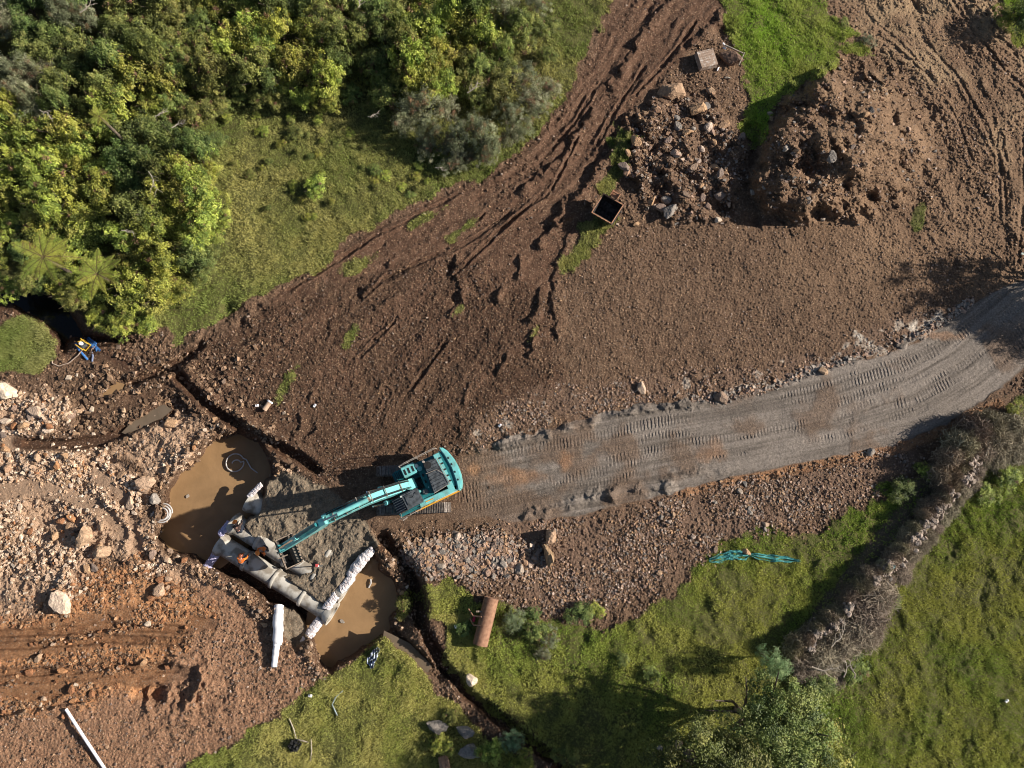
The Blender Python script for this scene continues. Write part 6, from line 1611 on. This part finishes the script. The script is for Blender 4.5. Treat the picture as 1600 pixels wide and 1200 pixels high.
def person(loc, rz, bend, crouch, label, jacket, hat, hatmat, reach=((.42, .20, .55), (.45, -.18, .60))):
    """bend: forward lean of the trunk (rad); crouch 0..1; x forward, y left. Feet at z=0"""
    e = empty('person', loc, (0, 0, rz)); tag(e, label, 'person')
    ph = .92 - .42 * crouch                                   # pelvis height
    pel = Vector((-.12 * crouch - .10 * bend, 0, ph))
    d = Vector((math.sin(bend), 0, math.cos(bend)))
    waist = pel + d * .14; chest = pel + d * .36; neck = pel + d * .52
    hd = (d + Vector((.25, 0, .25))).normalized(); chin = neck + hd * .09; head = neck + hd * .20; top_ = neck + hd * .30
    sh = [chest + d * .10 + Vector((0, s * .19, 0)) for s in (1, -1)]
    hip = [pel + Vector((0, s * .10, -.04)) for s in (1, -1)]
    kn = [Vector((pel.x + .12 + .30 * crouch, s * (.12 + .07 * crouch), .48 - .02 * crouch)) for s in (1, -1)]
    an = [Vector((.02 + (.12 if s > 0 else -.10), s * (.13 + .05 * crouch), .09)) for s in (1, -1)]
    hand = [Vector(reach[0]), Vector(reach[1])]
    el = [(sh[i] + hand[i]) / 2 + Vector((-.05, (.07, -.07)[i], .02)) for i in range(2)]
    wr = [el[i].lerp(hand[i], .9) for i in range(2)]
    J = [(pel, .10, .12), (waist, .09, .11), (chest, .10, .13), (neck, .05), (chin, .052, .05), (head, .088, .075), (top_, .07, .06),
         (sh[0], .055), (el[0], .038), (wr[0], .026), (hand[0], .034, .016), (sh[1], .055), (el[1], .038), (wr[1], .026), (hand[1], .034, .016),
         (hip[0], .085), (kn[0], .052), (an[0], .034), (an[0] + Vector((.14, 0, -.05)), .03), (hip[1], .085), (kn[1], .052), (an[1], .034), (an[1] + Vector((.14, 0, -.05)), .03)]
    J = [(tuple(j[0]),) + tuple(j[1:]) for j in J]
    E = [(0, 1), (1, 2), (2, 3), (3, 4), (4, 5), (5, 6), (2, 7), (7, 8), (8, 9), (9, 10), (2, 11), (11, 12), (12, 13), (13, 14), (0, 15), (15, 16), (16, 17), (17, 18), (0, 19), (19, 20), (20, 21), (21, 22)]
    b = skin_obj('body', J, E, SKIN, e)
    # face and fingers join the same mesh
    bm = bmesh.new(); bm.from_mesh(b.data); ex_ = MB()
    fw = Vector((hd.z, 0, -hd.x)); fc = head + fw * .085
    ex_.add([tuple(fc + fw * .03 - hd * .02), tuple(fc + Vector((0, .014, 0)) - hd * .03), tuple(fc - Vector((0, .014, 0)) - hd * .03), tuple(fc + hd * .03)], [(0, 1, 2), (0, 2, 3), (0, 3, 1)])
    for s in (1, -1):
        ex_.tube([head + Vector((0, s * .078, 0)) - hd * .02, head + Vector((0, s * .092, 0)) + hd * .025], [.012, .014], 6)
        ex_.tube([fc + Vector((0, s * .03, 0)) + hd * .015, fc + Vector((0, s * .03, 0)) + hd * .015 + fw * .008], [.010, .006], 6)
    ex_.tube([fc - hd * .055 + Vector((0, .022, 0)) - fw * .005, fc - hd * .058 + fw * .004, fc - hd * .055 - Vector((0, .022, 0)) - fw * .005], .006, 5)
    for i in range(2):
        dh = (hand[i] - el[i]).normalized(); sd_ = dh.cross(Vector((0, 0, 1))).normalized(); s = (1, -1)[i]
        for k in range(4):
            b0 = hand[i] + dh * .03 + sd_ * (k - 1.5) * .019; l = (.062, .072, .068, .052)[k]
            q1 = b0 + dh * l * .5; q2 = q1 + (dh * .7 + Vector((0, 0, -.7))) * l * .35; q3 = q2 + (dh * .1 + Vector((0, 0, -1))) * l * .28
            ex_.tube([b0, q1, q2, q3], [.010, .009, .0085, .007], 6)
        tb = hand[i] - sd_ * .03 * s
        ex_.tube([tb, tb + dh * .03 - sd_ * .025 * s, tb + dh * .06 - sd_ * .028 * s + Vector((0, 0, -.01))], [.012, .010, .008], 6)
    base = len(bm.verts); vs = [bm.verts.new(v) for v in ex_.v]; bm.verts.ensure_lookup_table()
    for f in ex_.f:
        try: bm.faces.new([vs[q] for q in f])
        except ValueError: pass
    bmesh.ops.recalc_face_normals(bm, faces=bm.faces); bm.to_mesh(b.data); bm.free()
    T3 = lambda v: tuple(v)
    Jj = [(T3(waist - d * .06), .135, .16), (T3(chest), .14, .175), (T3(neck - d * .05), .085), (T3(sh[0]), .085), (T3(el[0]), .060), (T3(wr[0]), .042), (T3(sh[1]), .085), (T3(el[1]), .060), (T3(wr[1]), .042)]
    skin_obj('jacket', Jj, [(0, 1), (1, 2), (1, 3), (3, 4), (4, 5), (1, 6), (6, 7), (7, 8)], jacket, e)
    Jt = [(T3(waist - d * .04), .125, .15), (T3(pel), .13, .155), (T3(hip[0]), .11), (T3(kn[0]), .075), (T3(an[0] + Vector((0, 0, .03))), .055), (T3(hip[1]), .11), (T3(kn[1]), .075), (T3(an[1] + Vector((0, 0, .03))), .055)]
    skin_obj('trousers', Jt, [(0, 1), (1, 2), (2, 3), (3, 4), (1, 5), (5, 6), (6, 7)], NAVY, e)
    for s in range(2):
        m = MB(); m.tube([an[s] + Vector((-.06, 0, -.03)), an[s] + Vector((0, 0, -.03)), an[s] + Vector((.10, 0, -.045)), an[s] + Vector((.19, 0, -.06))], [.05, .058, .05, .035], 10); m.build('boot', BOOTM, e, smooth=True)
    m = MB(); bmh = bmesh.new(); bmesh.ops.create_icosphere(bmh, subdivisions=2, radius=.098)
    q = Vector((0, 0, 1)).rotation_difference(hd).to_matrix()
    hc = head + hd * .02
    mv = [hc + q @ v.co for v in bmh.verts]; m.add([tuple(v) for v in mv], [tuple(v.index for v in f.verts) for f in bmh.faces if (sum((v.co for v in f.verts), Vector()) / 3).z > -.03 and (sum((v.co for v in f.verts), Vector()) / 3).x < .05]); bmh.free(); m.build('hair', HAIR, e, smooth=True)
    # helmet: dome, ridge and brim
    m = MB(HMx := Matrix.Translation(head + hd * .045) @ q.to_4x4()); n = 20; vs = []; fs = []
    for k in range(6):
        ph_ = k / 5 * PI / 2
        for i in range(n):
            a_ = 2 * PI * i / n; rr = .135 * math.cos(ph_) + .002; vs.append((rr * math.cos(a_) * 1.12, rr * math.sin(a_), .115 * math.sin(ph_)))
    for k in range(5): fs += [(k * n + i, k * n + (i + 1) % n, (k + 1) * n + (i + 1) % n, (k + 1) * n + i) for i in range(n)]
    m.add(vs, fs)
    brim = [((.15 + (.05 if math.cos(2 * PI * i / n) > .4 else .025)) * math.cos(2 * PI * i / n), .158 * math.sin(2 * PI * i / n)) for i in range(n)]
    m.prism(brim, -.008, .006, 'xy'); m.tube([(-.13, 0, .05), (-.06, 0, .112), (.04, 0, .12), (.13, 0, .06)], .012, 6)
    m.build('hard_hat', hatmat, e, smooth=True)
    return e
zf = lambda u, v: ground(u, v)
def on_top(u, v, z): return P(u, v, z)
p1 = on_top(378, 826, -.42); person(p1, R(105), .95, .95, 'crouching worker in dark brown clothes and orange helmet on the middle pipe', DKCL, None, HATO, ((.42, .12, .10), (.45, -.10, .08)))
p2 = on_top(421, 856, -.75); person(p2, R(-125), .55, .15, 'worker in bright orange jacket and helmet standing beside the excavator bucket', HIVIS, None, HATO, ((.40, .20, .72), (.42, -.16, .70)))
p3 = on_top(385, 877, -.5); person(p3, R(75), .75, .35, 'worker in orange jacket bending forward over the lower pipe', HIVIS, None, simple('brown_helmet', (.25, .07, .03), rough=.4), ((.48, .16, .42), (.50, -.14, .46)))
